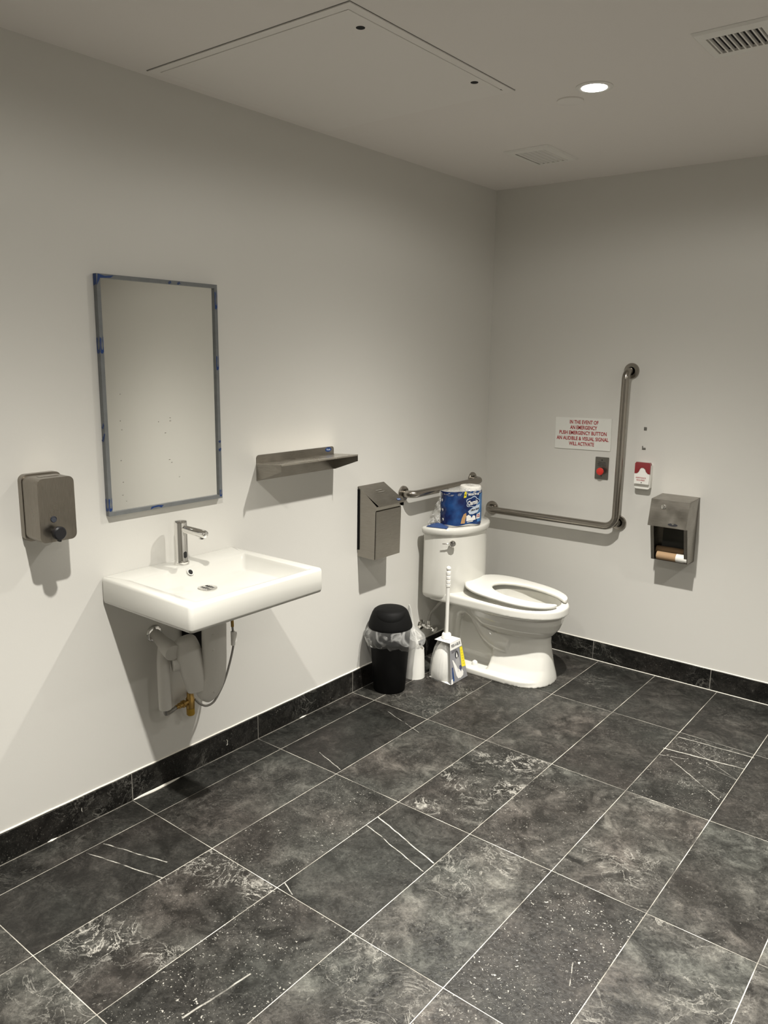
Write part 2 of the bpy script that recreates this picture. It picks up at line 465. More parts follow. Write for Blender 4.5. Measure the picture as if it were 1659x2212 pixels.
for i in range(len(xs)-1):
    for j in range(len(ys)-1):
        x0, x1 = xs[i]+g, min(xs[i+1]-g, RX); y1, y0 = ys[j]-g, max(ys[j+1]+g, FY)
        if x0 >= x1 or y0 >= y1: continue
        gg = .0009
        z = random.uniform(-.0002, .0002)
        top = [bm.verts.new(p) for p in ((x0+gg, y0+gg, z), (x1-gg, y0+gg, z), (x1-gg, y1-gg, z), (x0+gg, y1-gg, z))]
        low = [bm.verts.new(p) for p in ((x0, y0, -.0012), (x1, y0, -.0012), (x1, y1, -.0012), (x0, y1, -.0012))]
        fs = [bm.faces.new(top)] + [bm.faces.new((low[k], low[(k+1) % 4], top[(k+1) % 4], top[k])) for k in range(4)]
        sp_ = spec.get((i, j)) or (random.choice((.1, .1, .4)), random.choice((.1, .4, .8)), random.uniform(.4, 1), random.uniform(.85, 1.05))
        off = (random.uniform(-40, 40), random.uniform(-40, 40), random.uniform(-40, 40))
        for f in fs:
            f[lo] = off; f[lt] = sp_[:3]; f[lb] = sp_[3]
ng = len(bm.faces)
box(bm, WX, RX, FY, WY, -.08, -.0008)
bm.faces.ensure_lookup_table()
for f in bm.faces[ng:]: f.material_index = 1
fl = obj('floor', bm, [M['tile'], M['grout']], smooth=False); struct(fl)

# baseboards
bm = NEW(); edges = [y for y in ys if y > FY] + [FY]
for a, b_ in zip(edges, edges[1:]):
    box(bm, WX+.0005, 0, b_+.0012, a-.0012, .0015, HB, .0008, 1)
bl = obj('baseboard_left', bm, M['base'], smooth=False); struct(bl)
bm = NEW(); box(bm, WX, -.0005, FY, 0, 0, HB-.001); obj('joint_grout', bm, M['groutd'], bl, smooth=False)
bm = NEW()
pts = [(WX+.001, FY+k*.06, HB+.0005) for k in range(int(-FY/.06)+1)]
tube(bm, [(p[0], p[1], p[2]+.0006*math.sin(k*2.1)) for k, p in enumerate(pts)], .0034, 8); obj('caulk_line', bm, M['caulk'], bl)
bm = NEW()
tube(bm, smooth_path([(.002, -2.372, .002), (.004, -2.33, .003), (.007, -2.28, .003), (.005, -2.23, .003), (.002, -2.17, .002)]),
     [.0015+.0045*math.sin(PI*k/32)**.7 for k in range(33)], 8)
tube(bm, [(.001, -2.70, .001), (.003, -2.685, .002), (.001, -2.665, .001)], [.001, .004, .001], 8)
tube(bm, [(.001, -1.52, .001), (.003, -1.50, .002), (.001, -1.475, .001)], [.001, .004, .001], 8)
tube(bm, [(.0002, -2.571, .050), (.0004, -2.573, .058), (.0002, -2.572, .066)], [.0006, .0011, .0005], 6)
tube(bm, [(.0002, -1.933, .045), (.0004, -1.931, .055), (.0002, -1.934, .064)], [.0012, .0015, .0007], 6)
tube(bm, [(.0002, -1.936, .040), (.0004, -1.929, .043)], [.0012, .0008], 6)
obj('caulk_smear', bm, M['caulk'], bl)
bm = NEW(); bx = [0, .10] + [x for x in [.10+.6092*k for k in range(1, 6)] if x < RX] + [RX]
for a, b_ in zip(bx, bx[1:]):
    box(bm, a+.0012, b_-.0012, 0, WY-.0005, .0015, HB, .0008, 1)
bb = obj('baseboard_back', bm, M['base'], smooth=False); struct(bb)
bm = NEW(); box(bm, 0, RX, .0005, WY, 0, HB-.001); obj('joint_grout', bm, M['groutd'], bb, smooth=False)
bm = NEW(); tube(bm, [(x*.06, WY-.001, HB+.0005+.0005*math.sin(x*1.7)) for x in range(int(RX/.06))], .003, 8); obj('caulk_line', bm, M['caulk'], bb)
bm = NEW(); tube(bm, [(x*.06, .0, .0008) for x in range(int(RX/.06))], .0022, 8); obj('floor_joint', bm, M['caulk'], bb)
bm = NEW(); box(bm, RX-.01, RX, FY, WY, 0, HB, .001, 1); struct(obj('baseboard_right', bm, M['base'], smooth=False))
bm = NEW(); box(bm, .0, RX-.01, FY, FY+.01, 0, HB, .001, 1); struct(obj('baseboard_front', bm, M['base'], smooth=False))

# ------------------------------------------------------------------ ceiling fittings
def plate_frame(bm, x0, x1, y0, y1, w, z0, z1):
    box(bm, x0, x1, y0, y0+w, z0, z1); box(bm, x0, x1, y1-w, y1, z0, z1)
    box(bm, x0, x0+w, y0+w, y1-w, z0, z1); box(bm, x1-w, x1, y0+w, y1-w, z0, z1)

t = thing('ceiling_access_panel', 'large white square access panel in the ceiling with two dark finger holes', 'access panel', (.455, -1.79, H))
px0, px1, py0, py1 = .030, .872, -2.207, -1.372
bm = NEW(); plate_frame(bm, px0, px1, py0, py1, .028, H-.0035, H+.001); obj('frame', bm, M['panel'], t, smooth=False)
bm = NEW(); plate_frame(bm, px0-.002, px1+.002, py0-.002, py1+.002, .003, H-.0006, H+.001); obj('edge_shadow_gap', bm, M['duct'], t, smooth=False)
bm = NEW(); box(bm, px0+.030, px1-.030, py0+.030, py1-.030, H-.0045, H-.001, .001, 1); obj('door', bm, M['panel'], t, smooth=False)
bm = NEW(); plate_frame(bm, px0+.027, px1-.027, py0+.027, py1-.027, .0035, H-.0012, H-.0004); obj('door_gap', bm, M['duct'], t, smooth=False)
for hx, hy in ((.795, -2.073), (.811, -1.525)):
    bm = NEW(); lathe(bm, [(.0125, 0), (.0125, -.0006), (0, -.0006)], (hx, hy, H-.0045), 'z', 24, True, True); obj('finger_hole', bm, M['dark'], t)
bm = NEW(); lathe(bm, [(.003, 0), (.003, -.0008), (0, -.0008)], (.842, -1.412, H-.0035), 'z', 12, True, True); obj('screw', bm, M['dark'], t)

def vent(name, label, x0, x1, y0, y1, ix0, ix1, iy0, iy1, n, slant):
    t = thing(name, label, 'air vent', ((x0+x1)/2, (y0+y1)/2, H), 'ceiling air vents')
    bm = NEW()
    out = [(x0, y0), (x1, y0), (x1, y1), (x0, y1)]; inn = [(ix0, iy0), (ix1, iy0), (ix1, iy1), (ix0, iy1)]
    A = [bm.verts.new((x, y, H-.0005)) for x, y in out]; B = [bm.verts.new((x, y, H-.007)) for x, y in [(x0+.007, y0+.007), (x1-.007, y0+.007), (x1-.007, y1-.007), (x0+.007, y1-.007)]]
    C_ = [bm.verts.new((x, y, H-.009)) for x, y in inn]; D = [bm.verts.new((x, y, H-.001)) for x, y in inn]
    for P, Q in ((A, B), (B, C_), (C_, D)):
        for k in range(4): bm.faces.new((P[k], P[(k+1) % 4], Q[(k+1) % 4], Q[k]))
    obj('frame', bm, M['vent'], t, smooth=False)
    bm = NEW(); box(bm, ix0, ix1, iy0, iy1, H-.0012, H-.0006); obj('backing', bm, M['dark'], t, smooth=False)
    for k in range(n):
        x = ix0+(k+.5)*(ix1-ix0)/n if n else 0
        w = (ix1-ix0)/n
        bm = NEW()
        dx = w*.5*slant
        vs = [bm.verts.new(p) for p in ((x-w*.12, iy0, H-.0095), (x+w*.12, iy0, H-.0095), (x+w*.12+dx, iy0, H-.001), (x-w*.12+dx, iy0, H-.001),
                                        (x-w*.12, iy1, H-.0095), (x+w*.12, iy1, H-.0095), (x+w*.12+dx, iy1, H-.001), (x-w*.12+dx, iy1, H-.001))]
        for f in ((0,1,2,3), (7,6,5,4), (0,4,5,1), (1,5,6,2), (2,6,7,3), (3,7,4,0)): bm.faces.new([vs[i] for i in f])
        obj('louver', bm, M['vent'], t, smooth=False)
    return t
vent('ceiling_vent', 'small white ceiling vent near the room corner, louvers hardly open', .433, .648, -.690, -.395, .470, .612, -.652, -.428, 6, .75)
vent('ceiling_vent', 'white ceiling vent with dark open slots at the photo\'s top right edge', 1.483, 1.684, -1.503, -1.292, 1.512, 1.655, -1.462, -1.332, 9, .0)

LAMPS = [(1.096, -1.248), (1.085, -2.885), (2.90, -1.248), (2.90, -2.885)]
LABS = ['small round recessed ceiling downlight, switched on and glaring', 'second round recessed ceiling downlight, above the sink side of the room', 'third recessed ceiling downlight, off to the right of the toilet roll dispenser', 'fourth recessed ceiling downlight, above the open floor at the right']
for (lx, ly), lb_ in zip(LAMPS, LABS):
    t = thing('ceiling_downlight', lb_, 'ceiling light', (lx, ly, H), 'recessed ceiling downlights')
    bm = NEW(); lathe(bm, [(.060, 0), (.060, -.002), (.056, -.004), (.044, -.004), (.040, -.0015)], (lx, ly, H), 'z', 40); obj('trim_ring', bm, M['vent'], t)
    bm = NEW(); lathe(bm, [(.0415, -.002), (.0415, -.003), (.03, -.0035), (0, -.004)], (lx, ly, H), 'z', 40, True, True); obj('diffuser', bm, M['lampglow'], t)
    ld = bpy.data.lights.new('downlight_lamp', 'SPOT'); ld.energy = 385; ld.color = (1, .965, .89)
    ld.spot_size = math.radians(172); ld.spot_blend = .3; ld.shadow_soft_size = .022
    # photometric distribution of the recessed downlight (bright core, quick fall-off)
    ld.use_nodes = True; ln_ = ld.node_tree; em = ln_.nodes['Emission']
    tcn = ln_.nodes.new('ShaderNodeTexCoord'); sx = ln_.nodes.new('ShaderNodeSeparateXYZ'); ln_.links.new(tcn.outputs['Normal'], sx.inputs[0])
    prev = sx.outputs['Z']
    for op_, val in (('ABSOLUTE', 0), ('DIVIDE', .93), ('MINIMUM', 1.0), ('POWER', 7.6), ('MULTIPLY_ADD', 1.0)):
        mn = ln_.nodes.new('ShaderNodeMath'); mn.operation = op_; ln_.links.new(prev, mn.inputs[0])
        mn.inputs[1].default_value = val
        if op_ == 'MULTIPLY_ADD': mn.inputs[2].default_value = .02
        prev = mn.outputs[0]
    ln_.links.new(prev, em.inputs['Strength'])
    lo_ = bpy.data.objects.new('downlight_lamp', ld); COL.objects.link(lo_); lo_.location = (lx, ly, H-.02)
bm = NEW(); lathe(bm, [(.045, 0), (.045, -.004), (.041, -.006), (0, -.006)], (.972, -1.165, H), 'z', 40, False, True)
tag(obj('sprinkler_cover', bm, M['panel'], loc=(.972, -1.165, H)), 'flat white round sprinkler cover plate on the ceiling beside the lit downlight', 'sprinkler cover')

# ------------------------------------------------------------------ mirror
my0, my1, mz0, mz1 = -2.412, -1.932, 1.056, 1.832
t = thing('wall_mirror', 'tall rectangular wall mirror with blue-printed protective film on its frame', 'mirror', (WX, (my0+my1)/2, mz0))
fw, fd = .013, .020
def fr_piece(p):  # four mitred sides
    bm = NEW()
    o = [(my0, mz0), (my1, mz0), (my1, mz1), (my0, mz1)]; i = [(my0+fw, mz0+fw), (my1-fw, mz0+fw), (my1-fw, mz1-fw), (my0+fw, mz1-fw)]
    a, b_ = p, (p+1) % 4
    v = [bm.verts.new((x, y, z)) for x in (WX+.002, WX+fd) for y, z in (o[a], o[b_], i[b_], i[a])]
    for f in ((3,2,1,0), (4,5,6,7), (0,1,5,4), (1,2,6,5), (2,3,7,6), (3,0,4,7)): bm.faces.new([v[k] for k in f])
    return bm
for p in range(4):
    bm = fr_piece(p); bevel_all(bm, .001, 1); obj('frame_side', bm, M['film_frame'], t, smooth=False)
bm = NEW(); box(bm, WX+.004, WX+.012, my0+fw-.002, my1-fw+.002, mz0+fw-.002, mz1-fw+.002); obj('mirror_glass', bm, M['mirror'], t, smooth=False)
bm = NEW(); mg = [o for o in t.children if o.name.startswith('mirror_glass')] if False else COL.objects['mirror_glass']
def fpatch(bm, pl, fn, off=.0004):
    vs = [bm.verts.new(fn(u, v, off)) for u, v in pl]; bm.faces.new(vs)
def fprint(pl, fn):
    bm = NEW(); fpatch(bm, pl, fn); obj('film_print', bm, M['blue'], t, smooth=False)
side_l = lambda u, v, o: Vector((WX+.002+u*(fd-.002), my0-o, v))        # outer left face
front = lambda y, z, o: Vector((WX+fd+o, y, z))
# film logos on the left side face and front faces
def swirl(bm, fn, u0, u1, z0, z1):
    w = u1-u0; h = z1-z0
    outer = [(u0, z0+h*.05), (u0+w*.5, z0), (u0+w, z0+h*.12), (u0+w, z0+h*.95), (u0+w*.9, z1), (u0+w*.78, z0+h*.75), (u0+w*.92, z0+h*.45),
             (u0+w*.7, z0+h*.22), (u0+w*.35, z0+h*.25), (u0+w*.25, z0+h*.5), (u0+w*.45, z0+h*.85), (u0+w*.2, z0+h*.95), (u0, z0+h*.9)]
    fprint(outer, fn)
for z0, z1 in ((1.585, 1.640), (1.072, 1.118)):
    swirl(bm, side_l, .0, 1.0, z0, z1); swirl(bm, front, my0+.001, my0+fw-.0005, z0, z1)
fprint([(0, 1.795), (1, 1.800), (1, 1.831), (0, 1.831)], side_l)
fprint([(my0, 1.795), (my0+.013, 1.819), (my0+.05, 1.822), (my0+.062, 1.830), (my0+.03, 1.826), (my0+.005, 1.8315)], front)
swirl(bm, front, my1-fw+.001, my1-.001, 1.745, 1.812)
swirl(bm, front, my1-fw+.001, my1-.001, 1.53, 1.585)
swirl(bm, front, my1-fw+.001, my1-.001, 1.062, 1.09)
fprint([(my0+.16, mz0+.001), (my0+.165, mz0+.010), (my0+.19, mz0+.0125), (my0+.215, mz0+.009), (my0+.205, mz0+.002), (my0+.195, mz0+.007), (my0+.175, mz0+.006)], front)
for s, fn in (('ber', quad_frame((WX+.012, my0-.0006, 1.355), (1, 0, 0), (0, 0, 1), (0, -1, 0), 1.1)),
              ('lution', quad_frame((WX+.012, my0-.0006, 1.318), (1, 0, 0), (0, 0, 1), (0, -1, 0), 1.1)),
              ('co', quad_frame((WX+fd+.0006, my0+.275, mz1-.0065), (0, 1, 0), (0, 0, 1), (1, 0, 0), .5)),
              ('oc', quad_frame((WX+fd+.0006, my0+.312, mz1-.0065), (0, 1, 0), (0, 0, 1), (1, 0, 0), .5)),
              ('in', quad_frame((WX+fd+.0006, my1-.0065, 1.27), (0, 1, 0), (0, 0, 1), (1, 0, 0), .9)),
              ('do', quad_frame((WX+fd+.0006, my1-.0065, 1.24), (0, 1, 0), (0, 0, 1), (1, 0, 0), .9))):
    bm = map_bm(text_bm(s, .014, .9, .0006, ext=.0002), fn); obj('film_lettering', bm, M['blue'], t, smooth=False)
bm = NEW(); bm.from_mesh(mg.data); bmesh.ops.translate(bm, verts=bm.verts, vec=root_loc(t)); nfg = len(bm.faces)
random.seed(3)
for (u, v) in ((.11, .52), (.10, .40), (.11, .36), (.44, .385), (.55, .40), (.55, .385), (.53, .20), (.55, .185), (.09, .22), (.10, .12), (.62, .11), (.09, .06), (.12, .03), (.5, .33)):
    y = my0+.02+u*.44; z = mz0+.02+v*.73
    fpatch(bm, ellipse(random.uniform(.003, .008), random.uniform(.002, .0035), 10, y, z), lambda a, b_, o: Vector((WX+.0123, a, b_)))
bm.faces.ensure_lookup_table()
for f in bm.faces[nfg:]: f.material_index = 1
bmesh.ops.translate(bm, verts=bm.verts, vec=-root_loc(t)); mg.data.materials.append(simple('grime', (.25, .24, .21), .6)); bm.to_mesh(mg.data); bm.free()

# ------------------------------------------------------------------ soap dispenser
t = thing('soap_dispenser', 'boxy stainless soap dispenser with a black push knob on the left wall', 'soap dispenser', (WX, -2.64, 1.02))
bm = NEW(); prism(bm, rrect(.128, .206, .020, 6, -2.637, 1.124), lambda u, v, d: Vector((d, u, v)), WX, .012); bevel_all(bm, .004, 2, 50); obj('back_housing', bm, M['steel_soap'], t)
bm = NEW(); prism(bm, rrect(.116, .194, .018, 6, -2.641, 1.126), lambda u, v, d: Vector((d, u, v)), .010, .100); bevel_all(bm, .007, 3, 50); obj('front_cover', bm, M['steel_soap'], t)
bm = NEW(); prism(bm, rrect(.062, .020, .003, 2, -2.640, .055), lambda u, v, d: Vector((v, u, d)), 1.2225, 1.2242); obj('filler_lid', bm, M['steel_bar'], t)
bm = NEW(); lathe(bm, [(.0098, .098), (.0098, .1015), (.0085, .103), (.0075, .1015), (0, .1015)], (0, -2.655, 1.098), 'x', 24); obj('sight_window', bm, simple('dark_glass', (.03, .035, .05), .1, coat=.5), t)
bm = NEW(); lathe(bm, [(.008, .098), (.008, .117), (.018, .118), (.0205, .123), (.0205, .134), (.017, .138), (0, .138)], (0, -2.656, 1.060), 'x', 28)
box(bm, .118, .132, -2.658, -2.652, 1.034, 1.044); obj('push_knob', bm, M['blacksoft'], t)

# ------------------------------------------------------------------ shelf
sy0, sy1 = -1.741, -1.285
t = thing('wall_shelf', 'stainless steel wall shelf with upturned back edge and blue oval sticker', 'shelf', (WX, (sy0+sy1)/2, 1.095))
bm = NEW(); prism(bm, [(sy0, 1.096), (sy1, 1.098), (sy1, 1.188), (sy1-.004, 1.195), (sy1-.011, 1.198), (sy0+.011, 1.198), (sy0+.004, 1.195), (sy0, 1.188)],
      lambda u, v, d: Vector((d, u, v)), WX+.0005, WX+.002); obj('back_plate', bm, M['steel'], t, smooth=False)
bm = NEW(); prism(bm, [(WX+.002, 1.1655), (.131, 1.1735), (.131, 1.1675), (.1295, 1.1675), (.1295, 1.1720), (WX+.002, 1.1640)],
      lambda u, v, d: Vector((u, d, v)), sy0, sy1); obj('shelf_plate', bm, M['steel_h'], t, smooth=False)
for y in (sy0, sy1-.0015):
    bm = NEW(); prism(bm, [(WX+.002, 1.098), (WX+.012, 1.099), (.131, 1.145), (.131, 1.1715), (WX+.002, 1.164)], lambda u, v, d: Vector((u, d, v)), y, y+.0015)
    obj('end_bracket', bm, M['steel'], t, smooth=False)
def oval_sticker(fn, w, h, parent, s='frost', name='sticker'):
    bm = NEW(); prism(bm, ellipse(w, h, 28), fn, 0, .0004); o = obj(name, bm, M['blue'], parent, smooth=False)
    bm = map_bm(text_bm(s, h*.62, 1.0, .0001, ext=.0002), lambda x, y, z: fn(x, y, z+.0006)); obj('sticker_lettering', bm, M['paleprint'], o, smooth=False)
oval_sticker(quad_frame((WX+.0022, sy1-.036, 1.186), (0, 1, 0), (0, 0, 1), (1, 0, 0)), .040, .019, t)

# ------------------------------------------------------------------ paper towel dispenser
ty0, ty1 = -1.117, -.929
t = thing('paper_towel_dispenser', 'stainless wall dispenser with sloping hinged lid beside the grab bar', 'towel dispenser', (WX, (ty0+ty1)/2, .665))
bm = NEW(); prism(bm, [(WX, .668), (.092, .664), (.096, .888), (.100, .900), (.104, .915), (.020, .980), (WX, .990)], lambda u, v, d: Vector((u, d, v)), ty0, ty1); bevel_all(bm, .0015, 1)
obj('body', bm, M['steel'], t, smooth=False)
bm = NEW(); prism(bm, [(ty0+.003, .666), (ty1-.003, .666), (ty1-.003, .892), (ty0+.003, .892)], lambda u, v, d: Vector((d+(v-.666)*.018, u, v)), .0935, .0985, .0008); obj('front_panel', bm, M['steel'], t, smooth=False)
bm = NEW(); L0, L1 = (-.009, .998), (.118, .9225)
prism(bm, [L0, L1, (.1185, .916), (.1165, .916), (.116, .9215), (-.009, .9955)], lambda u, v, d: Vector((u, d, v)), ty0-.0025, ty1+.0025); bevel_all(bm, .0006, 1)
obj('lid', bm, M['steel'], t, smooth=False)
bm = NEW(); prism(bm, [(WX, .70), (WX+.012, .70), (WX+.012, .985), (WX, .985)], lambda u, v, d: Vector((u, d, v)), ty0-.003, ty0-.0005); obj('wall_gasket', bm, M['black'], t, smooth=False)
bm = NEW(); box(bm, .092, .112, ty1-.004, ty1+.006, .898, .914, .002, 1); obj('latch', bm, M['black'], t)
nn = Vector((.0755, 0, .127)).normalized(); dn = Vector((.127, 0, -.0755)).normalized()
lidf = quad_frame((.0, 0, .9937), (0, 1, 0), -dn, nn)
bm = NEW()
for k, (du, dv) in enumerate(((0, 0), (.006, -.014))):
    prism(bm, rrect(.046, .003, .0014, 3, -1.020+du, -.040+dv), lidf, .0004, .0014)
obj('lid_slots', bm, M['chrome'], t, smooth=False)
oval_sticker(quad_frame(Vector((.105, -.957, .9307))+nn*.0008, (0, 1, 0), -dn, nn), .026, .015, t, 'frost')

# ------------------------------------------------------------------ grab bars
def flange(bm_c, axis):
    bm = NEW(); lathe(bm, [(.0385, 0), (.0385, .006), (.036, .010), (.022, .012), (.0205, .012)], bm_c, axis, 40, True); return bm
BR = .0185
t = thing('grab_bar', 'short straight grab bar on the left wall behind the toilet tank', 'grab bar', (WX, -.455, .92), 'steel grab bars')
bx_ = .052
bm = NEW(); tube(bm, bend_path([(WX+.006, -.772, .921), (bx_, -.772, .921), (bx_, -.134, .921), (WX+.006, -.134, .921)], .036, 10), BR, 24); obj('bar', bm, M['steel_bar'], t)
for y in (-.772, -.134): obj('flange', flange((WX, y, .921), 'x'), M['steel_bar'], t)
t = thing('grab_bar', 'L-shaped steel grab bar with a tall vertical leg on the back wall', 'grab bar', (.44, WY, .74), 'steel grab bars')
by = -.052
bm = NEW(); tube(bm, bend_path([(.046, WY-.006, .745), (.046, by, .745), (.800, by, .750), (.800, by, 1.532), (.800, WY-.006, 1.532)], [.036, .060, .042], 12), BR, 24)
tube(bm, [(.795, WY-.006, .765), (.795, by+.004, .768)], BR*.95, 20); obj('bar', bm, M['steel_bar'], t)
for x, z in ((.046, .745), (.797, .765), (.804, 1.533)): obj('flange', flange((x, WY, z), '-y'), M['steel_bar'], t)

# ------------------------------------------------------------------ sign
t = thing('emergency_sign', 'white sign with red capitals above the red push button', 'sign', (.568, WY, 1.12))
sf = quad_frame((.5675, WY-.0005, 1.2055), (1, 0, 0), (0, 0, 1), (0, -1, 0), .022)
bm = NEW(); prism(bm, rrect(.309, .164, .002, 2), sf, 0, .0035); obj('board', bm, M['whitesign'], t, smooth=False)
for s, y, x, w in (('IN THE EVENT OF', .0585, .005, .158), ('AN EMERGENCY', .0305, .004, .150), ('PUSH EMERGENCY BUTTON', .0025, .0, .262),
                ('AN AUDIBLE & VISUAL SIGNAL', -.0265, -.001, .288), ('WILL ACTIVATE', -.0545, -.004, .140)):
    b2 = text_bm(s, .0265, 1, .0006, ext=.0002)
    ww = max(v.co.x for v in b2.verts)-min(v.co.x for v in b2.verts)
    obj('lettering', map_bm(b2, lambda a, b_, c, k=w/ww, y=y, x=x: sf(a*k+x, b_+y, c+.0040)), M['red'], t, smooth=False)

# ------------------------------------------------------------------ emergency button
t = thing('emergency_push_button', 'grey steel plate with a red mushroom push button below the sign', 'push button', (.685, WY, 1.036))
pf = quad_frame((.6845, WY-.0003, 1.0365), (1, 0, 0), (0, 0, 1), (0, -1, 0), .01)
bm = NEW(); prism(bm, rrect(.072, .114, .003, 2), pf, 0, .004, 0); bevel_all(bm, .001, 1, 50); obj('plate', bm, M['plate'], t)
for yy in (.042, -.040):
    bm = NEW(); prism(bm, ellipse(.007, .006, 16, .0, yy), pf, .004, .005); obj('screw', bm, M['screw'], t)
for s, y in (('PRESS FOR', .029), ('EMERGENCY', .021), ('ASSISTANCE', .013)):
    b2 = text_bm(s, .0078, 1.05, .0001, ext=.0001); obj('lettering', map_bm(b2, lambda a, b_, c, y=y: pf(a, b_+y, c+.0043)), M['ink'], t, smooth=False)
bm = NEW(); lathe(bm, [(.011, 0), (.011, .020)], (.6865, WY-.004, 1.022), '-y', 24); obj('button_stem', bm, M['black'], t)
bm = NEW(); lathe(bm, [(.012, .018), (.0185, .019), (.0195, .023), (.018, .028), (.010, .031), (0, .032)], (.6865, WY-.004, 1.022), '-y', 32, True); obj('button', bm, M['redbtn'], t)

# ------------------------------------------------------------------ alarm strobe
t = thing('alarm_strobe', 'white wall alarm with a red lens top beside the vertical grab bar', 'alarm', (.911, WY, .955))
af = quad_frame((.9105, WY, 1.024), (1, 0, 0), (0, 0, 1), (0, -1, 0))
bm = NEW()
prism(bm, rrect(.078, .128, .012, 5, 0, -.002), af, 0, .030); bevel_all(bm, .004, 2, 50); obj('housing', bm, M['white'], t)
bm = NEW(); prof = [(-.040, -.068+.026), (-.034, -.040), (-.034, -.040)]
pl = [(-.0365, -.040), (.0365, -.040), (.0385, .010), (.028, .012), (.019, .020), (.013, .033), (.006, .039), (-.003, .0395), (-.010, .035), (-.016, .020), (-.024, .011), (-.0385, .009)]
prism(bm, pl, af, .028, .043); bevel_all(bm, .0015, 1, 50); obj('front_cover', bm, M['white'], t, smooth=False)
bm = NEW(); pl = [(-.0385, .0105), (-.0245, .0125), (-.0172, .021), (-.011, .0365), (-.003, .041), (.0065, .0405), (.0142, .0345), (.020, .0215), (.0285, .0135), (.0385, .0115), (.0385, .060), (.033, .0675), (-.033, .0675), (-.0385, .060)]
prism(bm, pl, af, .020, .041); bevel_all(bm, .002, 2, 50); obj('red_lens', bm, M['lens'], t, smooth=False)
for s, y, w in (('ASSISTANCE', -.010, .052), ('REQUIRED', -.0215, .042)):
    b2 = text_bm(s, .0095, 1, .0002, ext=.0001); ww = max(v.co.x for v in b2.verts)-min(v.co.x for v in b2.verts)
    obj('lettering', map_bm(b2, lambda a, b_, c, y=y, k=w/ww: af(a*k-.004, b_+y, c+.0432)), M['red'], t, smooth=False)
bm = NEW(); prism(bm, ellipse(.005, .005, 14, .0, -.033), af, .043, .0438); obj('screw', bm, M['screw'], t)
bm = NEW(); box(bm, .866, .872, WY-.020, WY-.010, .985, .992, .001, 1); box(bm, .867, .872, WY-.018, WY-.012, 1.0, 1.004); obj('side_clip', bm, M['anchor'], t, smooth=False)
# leftover wall anchors
bm = NEW(); box(bm, .888, .902, WY-.003, WY, 1.246, 1.262, .001, 1)
tag(obj('wall_anchor', bm, M['anchor'], loc=(.895, WY, 1.25)), 'small grey leftover anchor on the back wall, upper of two above the alarm', 'wall anchor', 'leftover wall anchors')
bm = NEW(); box(bm, .886, .904, WY-.003, WY, 1.150, 1.160, .001, 1); box(bm, .886, .890, WY-.003, WY, 1.160, 1.168)
tag(obj('wall_anchor', bm, M['anchor'], loc=(.895, WY, 1.155)), 'small grey leftover anchor on the back wall, lower of two just above the alarm', 'wall anchor', 'leftover wall anchors')

# ------------------------------------------------------------------ toilet paper dispenser
dx0, dx1 = 1.006, 1.187
t = thing('toilet_paper_dispenser', 'stainless toilet roll dispenser with hooded front, lock and empty rolls', 'toilet paper dispenser', ((dx0+dx1)/2, WY, .63))
Yz = lambda u, v, d: Vector((d, -u, v))
bm = NEW(); w = .0015
for x in (dx0+.003, dx1-.003-w):
    prism(bm, [(-.010, .942), (.120, .940), (.138, .815), (.088, .632), (-.010, .627)], Yz, x, x+w)
prism(bm, [(-.0095, .627), (-.008, .627), (-.008, .942), (-.0095, .942)], Yz, dx0+.003, dx1-.003)
prism(bm, [(-.009, .627), (.088, .631), (.088, .633), (-.009, .629)], Yz, dx0+.003, dx1-.003)
for x in (dx0+.003, dx1-.003-.016):
    prism(bm, [(.138, .815), (.088, .632), (.0865, .632), (.1365, .815)], Yz, x, x+.016)
obj('case', bm, M['steel'], t, smooth=False)
bm = NEW(); prism(bm, [(-.010, .9445), (.140, .938), (.167, .813), (.1655, .812), (.1385, .936), (-.010, .9425)], Yz, dx0, dx1)
for x in (dx0, dx1-w): prism(bm, [(.0, .943), (.139, .937), (.1665, .813), (.10, .800), (.04, .80), (.02, .90)], Yz, x, x+w)
obj('hood', bm, M['steel'], t, smooth=False)
nh = Vector((0, -.125, .027)).normalized(); uh = Vector((0, .027, .125)).normalized()
hf = lambda s: Vector((0, -(.140+.027*s), .938-.125*s))
hoodf = quad_frame(Vector((1.086, 0, 0))+hf(.22)+nh*.001, (1, 0, 0), uh, nh)
bm = NEW(); lathe(bm, [(.0115, 0), (.0115, .003), (.009, .0055), (.004, .006), (.003, .004), (0, .004)], Vector((1.069, 0, 0))+hf(.25), nh, 24); obj('lock', bm, M['chrome'], t)
bm = NEW(); f2 = quad_frame(Vector((1.124, 0, 0))+hf(.88)+nh*.0004, (1, 0, 0), uh, nh)
prism(bm, ellipse(.046, .014, 28), f2, 0, .0006); o = obj('maker_badge', bm, M['ink'], t, smooth=False)
bm = NEW(); prism(bm, [(-.008, .006), (.008, .006), (.0, -.001)], f2, .0006, .001); obj('badge_mark', bm, M['steel'], o, smooth=False)
bm = NEW(); box(bm, dx0+.02, dx1-.02, WY-.004, WY-.0025, .64, .80); obj('inner_back', bm, M['duct'], t, smooth=False)
